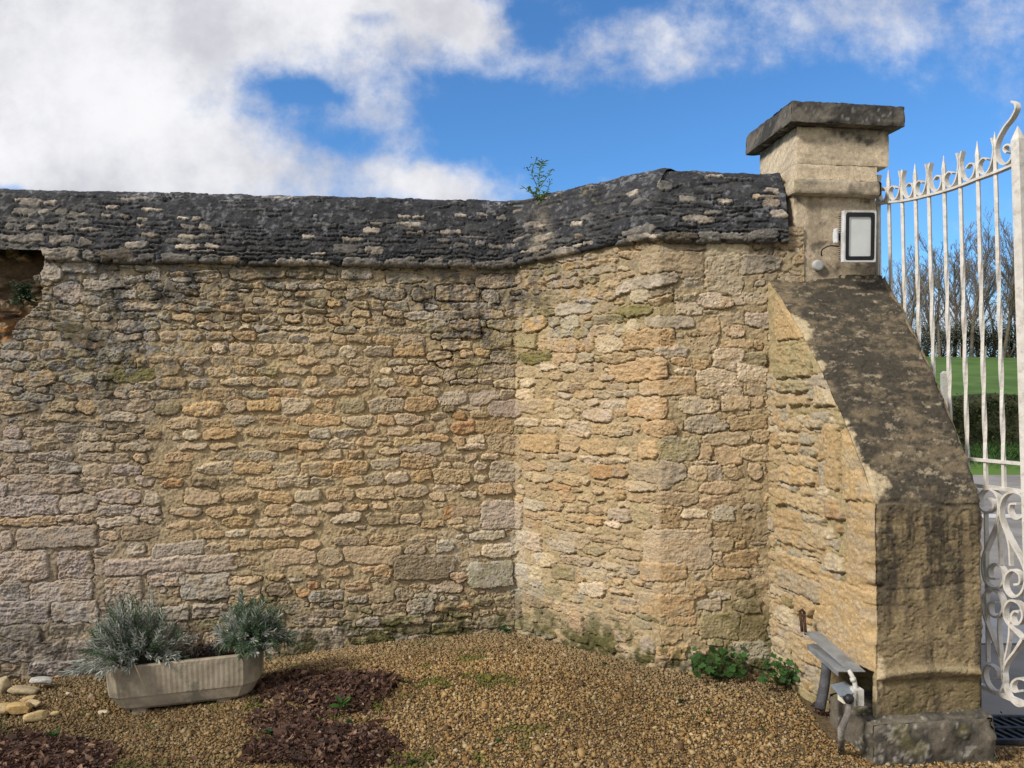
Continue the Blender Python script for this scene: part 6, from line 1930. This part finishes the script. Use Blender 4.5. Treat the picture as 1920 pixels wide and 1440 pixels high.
rh = np.random.default_rng(31)
hx0, hx1 = 8.0, 42.0
root = empty('hedge', (15, 23.2, 0))
tag(root, 'dark clipped hedge along the far side of the road, seen through the gate bars', 'hedge')
X, Zq = np.meshgrid(np.linspace(hx0, hx1, 260), np.linspace(.05, 1.66, 26))
d = .32 + .16 * fbm(X, Zq, .8, 4, 3) + .08 * fbm(X, Zq, .22, 3, 8)
top = 1 - sst(Zq, 1.35, 1.72)
core_f = np.stack([X, 23.0 - d * (.4 + .6 * top), Zq + .06 * fbm(X, X * 0, 1.3, 3, 2) * (Zq > 1.2)], -1)
core_b = core_f.copy(); core_b[..., 1] = 46.2 - core_f[..., 1]
a, b = grid_faces(*X.shape), grid_faces(*X.shape, off=X.size, flip=True)
ti = np.arange(X.size).reshape(X.shape)
capf = np.stack([ti[-1, :-1], ti[-1, 1:], ti[-1, 1:] + X.size, ti[-1, :-1] + X.size], -1)
link('twigs', np_mesh('twigs', np.concatenate([core_f.reshape(-1, 3), core_b.reshape(-1, 3)]) - np.array((15, 23.2, 0)), [a, b, capf]),
     mat_noise('hedge_twigs', (.022, .026, .010), (.045, .045, .022), 6, rough=.95, bump=1.0, bscale=12), root)
n = 26000
hx = rh.uniform(hx0, hx1, n); hz = .08 + 1.62 * rh.random(n) ** .8
hy = 23.0 - (.30 + rh.normal(.06, .12, n)) * (1 - .5 * sst(hz, 1.3, 1.7))
v, fl_, c = leaf_cloud(np.stack([hx, hy, hz], -1) - np.array((15, 23.2, 0)), rh.uniform(.04, .10, n), np.array((.032, .055, .014)) * rh.uniform(.4, 1.8, (n, 1)), rh)
link('leaves', np_mesh('leaves', v, fl_, c), M_LEAVES, root)
# grass on the verge
n = 20000
vx = rh.uniform(8, 34, n); vy = rh.uniform(16.3, 22.8, n)
vz = .14 + .03 * np.sin(vx * 1.7) * np.cos(vy * 1.3)
D = np.stack([rh.normal(0, .5, n), rh.normal(0, .5, n), np.ones(n)], -1)
v, fl_, c = join(blades(np.stack([vx, vy, vz], -1), D, rh.uniform(.06, .20, n), np.full(n, .16), np.array((.035, .078, .016)) * rh.uniform(.4, 1.5, (n, 1)), rh))
o = link('verge_grass', np_mesh('verge_grass', v, fl_, c), M_LEAVES)
tag(o, 'long green grass on the verge below the dark hedge', 'grass', kind='stuff')

M_CPOST = mat_noise('concrete_post', (.34, .32, .29), (.44, .42, .38), 20, rough=.9, bump=.3)
p = unproj(1771, 740, 21.6)
mb = MB()
vs = []
for z_, q in ((0.0, .075), (2.17, .075), (2.24, .05)):
    for a, b in ((-1, -1), (1, -1), (1, 1), (-1, 1)): vs.append((a * q + (.03 if z_ > 2.2 else 0), b * q, z_))
mb.add(vs, [(3, 2, 1, 0)] + [(i * 4 + k, i * 4 + (k + 1) % 4, i * 4 + 4 + (k + 1) % 4, i * 4 + 4 + k) for i in range(2) for k in range(4)] + [(8, 9, 10, 11)])
o = mb.build('concrete_post', M_CPOST, None, loc=(p.x, p.y, .1))
tag(o, 'pale concrete post beside the hedge, half hidden by the buttress slope', 'post')

M_WOOD = mat_noise('old_wood', (.20, .17, .13), (.30, .26, .20), 10, rough=.9)
for k, (px, hgt, lab) in enumerate(((1756, 1.35, 'left thin wooden fence post at the far edge of the field'), (1801, 1.2, 'thin wooden fence post at the field edge under the middle trees'), (1849, 1.25, 'right thin wooden fence post at the field edge, beside the stile'))):
    x = (px - 960) / FPX * 78
    mb = MB(); mb.tube([(0, 0, 0), (.02, 0, hgt)], [.075, .065], 7)
    o = mb.build('fence_post', M_WOOD, None, loc=(x, 78.0, float(terrain(np.array(x), np.array(78.0))) - .05))
    tag(o, lab, 'fence post', 'fence posts at the field edge')

M_BARK = mat_noise('bark', (.085, .075, .055), (.15, .13, .10), 3, rough=.95, bump=.6, bscale=18)
M_TWIG = mat_noise('twigs', (.155, .135, .115), (.23, .20, .17), 1.5, rough=.95)  # colour lightened to stand in for distance haze


def bare_tree(x, y, H, seed, label, lean=0.0, rear=False):
    r = random.Random(seed)
    z0 = float(terrain(np.array(x), np.array(y))) - .1
    root = empty('bare_tree', (x, y, z0))
    tag(root, label, 'tree', 'rear row of bare trees' if rear else 'bare trees beyond the field')
    big, small = [], []

    def grow(p, d, L, rad, lev):
        n = max(3, int(L / (.9 if lev < 2 else .45)))
        q = Vector(p); dd = Vector(d)
        for i in range(n):
            dd = (dd + Vector((r.gauss(0, .10), r.gauss(0, .10), .05 + .03 * lev)) * (1 if lev else .5)).normalized()
            q2 = q + dd * (L / n)
            r0, r1 = rad * (1 - .62 * i / n), rad * (1 - .62 * (i + 1) / n)
            (big if lev < 2 else small).append((tuple(q), tuple(q2), max(r0, .016), max(r1, .014)))
            f = (i + 1) / n
            if lev < 4 and f > (.28 if lev == 0 else .18):
                kids = {0: 2, 1: 2, 2: 2, 3: 1}[lev]
                for _ in range(kids):
                    if r.random() < (.85 if lev < 3 else .75):
                        a = r.uniform(0, 6.283); sp = r.uniform(.45, .95)
                        o_ = dd.orthogonal().normalized(); o2 = dd.cross(o_)
                        nd = (dd + (o_ * math.cos(a) + o2 * math.sin(a)) * sp).normalized()
                        nd.z = abs(nd.z) * .8 + .25
                        grow(q2, nd.normalized(), L * r.uniform(.30, .52) * (1.15 - .45 * f), r1 * r.uniform(.42, .62), lev + 1)
            q = q2

    grow((0, 0, 0), Vector((lean, r.gauss(0, .04), 1)).normalized(), H * .86, H * .0165, 0)
    v, f_ = tubes_np(big, 6)
    link('trunk', np_mesh('trunk', v, [f_]), M_BARK, root)
    if small:
        v, f_ = tubes_np(small, 3)
        link('crown', np_mesh('crown', v, [f_]), M_TWIG, root)
    return root


TREES = [(1668, 84, 8.4, 'low bare tree furthest left, just beside the pillar'), (1700, 80, 10.4, 'bare spreading tree behind the third gate bar from the pillar'), (1738, 83, 10.0, 'bare tree left of the concrete post, behind the gate bars'),
         (1763, 79, 10.8, 'bare tree directly above the pale concrete post'), (1790, 85, 12.4, 'tall bare tree left of centre in the tree line'), (1822, 80, 12.8, 'tallest bare tree with upright limbs in the middle of the line'),
         (1846, 84, 12.0, 'slim bare tree between the tallest tree and the stile'), (1882, 79, 12.8, 'forked bare tree just left of the gate stile'), (1908, 82, 13.2, 'bare tree standing behind the gate stile'), (1950, 80, 12.4, 'bare tree beyond the gate stile at the right edge')]
for k, px in enumerate((1652, 1682, 1719, 1751, 1777, 1806, 1834, 1865, 1897, 1930, 1965, 2010, 2070, 2140, 2230, 2330, 1600, 1540, 1470, 1400)):
    TREES.append((px, 93 + (k * 5) % 7, 9.5 + (k * 7) % 4, 'slender bare tree of the rear row behind the front trees'))
for i, (px, yy, H, lab) in enumerate(TREES):
    bare_tree((px - 960) / FPX * yy, yy, H, 40 + i, lab, lean=(-.10, .05, .08, -.05, .04, 0, -.04, .08, .03, 0)[i % 10], rear=i > 9)


def shrub(name, px, yy, w, h, n, col, L, label, group, seed, branches=True, dens=1.0):
    r = np.random.default_rng(seed)
    x = (px - 960) / FPX * yy
    z0 = float(terrain(np.array(x), np.array(yy)))
    root = empty(name, (x, yy, z0))
    tag(root, label, 'shrub', group)
    blobs = [(r.normal(0, w * .28), r.normal(0, w * .2), h * r.uniform(.3, .85), w * r.uniform(.16, .30)) for _ in range(11)]
    P = []
    while len(P) < n:
        bx, by, bz, br_ = blobs[r.integers(len(blobs))]
        q = r.normal(0, 1, 3); q /= np.linalg.norm(q); q *= br_ * r.uniform(.55, 1.1)
        p_ = np.array((bx, by, bz)) + q
        if p_[2] > .05: P.append(p_)
    P = np.array(P)
    v, fl_, c = leaf_cloud(P, r.uniform(.6, 1.4, n) * L, np.array(col) * r.uniform(.5, 1.5, (n, 1)), r, .6)
    link('foliage', np_mesh('foliage', v, fl_, c), M_LEAVES, root)
    segs = []
    for bx, by, bz, br_ in blobs:
        segs += [((0, 0, 0), (bx * .5, by * .5, bz * .5), .06, .04), ((bx * .5, by * .5, bz * .5), (bx, by, bz), .04, .02)]
        for _ in range(5):
            e = r.normal(0, br_, 3); segs.append(((bx, by, bz), (bx + e[0], by + e[1], bz + abs(e[2])), .02, .012))
    v, f_ = tubes_np(segs, 4)
    link('branches', np_mesh('branches', v, [f_]), M_BARK, root)
    return root


BL = (.52, .51, .45)
G1 = 'blossoming shrubs in the tree line'
shrub('blossoming_shrub', 1690, 82, 5.5, 5.5, 1500, (.34, .34, .27), .13, 'grey budding shrub low behind the left gate bars', G1, 1)
shrub('blossoming_shrub', 1735, 81, 5.0, 4.5, 1400, (.36, .35, .28), .13, 'pale budding shrub left of the concrete post', G1, 2)
shrub('blossoming_shrub', 1782, 80, 4.0, 4.5, 1200, (.42, .41, .34), .12, 'pale blossoming shrub low in the middle of the tree line', G1, 3)
shrub('blossoming_shrub', 1893, 81, 5.0, 7.0, 2200, BL, .12, 'tall white blossoming shrub just left of the gate stile', G1, 4)
shrub('blossoming_shrub', 1925, 80, 5.0, 6.5, 1800, BL, .12, 'white blossoming shrub beyond the gate stile', G1, 5)
G2 = 'evergreen shrubs in the tree line'
DG = (.028, .042, .014)
for i, (px, w, h, lab) in enumerate(((1712, 5, 3.2, 'dark evergreen shrub low between the left gate bars'), (1768, 5, 3.4, 'dark evergreen thicket behind the concrete post'), (1806, 4.5, 4.0, 'dark ivy-clad shrub under the tall left tree'),
                                     (1834, 4.5, 4.2, 'dark evergreen shrub at the foot of the tallest tree'), (1858, 4.5, 3.4, 'dark evergreen shrub just left of the white blossom'), (1885, 5, 2.6, 'low dark undergrowth beneath the white blossom'), (1930, 7, 3.5, 'dark evergreen shrub behind the gate stile'))):
    shrub('evergreen_shrub', px, 82.5 + (i % 3) * .8, w, h, 2200, DG, .16, lab, G2, 20 + i)
# a hazy thicket that closes the foot of the tree line
n = 60000
tx = rh.uniform(4, 112, n); ty = rh.uniform(86, 92, n)
tz = terrain(tx, ty) + rh.random(n) ** 1.6 * (2.6 + 1.3 * fbm(tx, tx * 0, 4, 3, 4))
v, fl_, c = leaf_cloud(np.stack([tx, ty, tz], -1), rh.uniform(.10, .26, n), np.where(rh.random((n, 1)) < .5, np.array((.060, .056, .034)), np.array((.095, .078, .058))) * rh.uniform(.5, 1.5, (n, 1)), rh, .35)
o = link('thicket', np_mesh('thicket', v, fl_, c), M_LEAVES)
tag(o, 'brownish thicket closing the foot of the tree line across the field', 'thicket', kind='stuff')
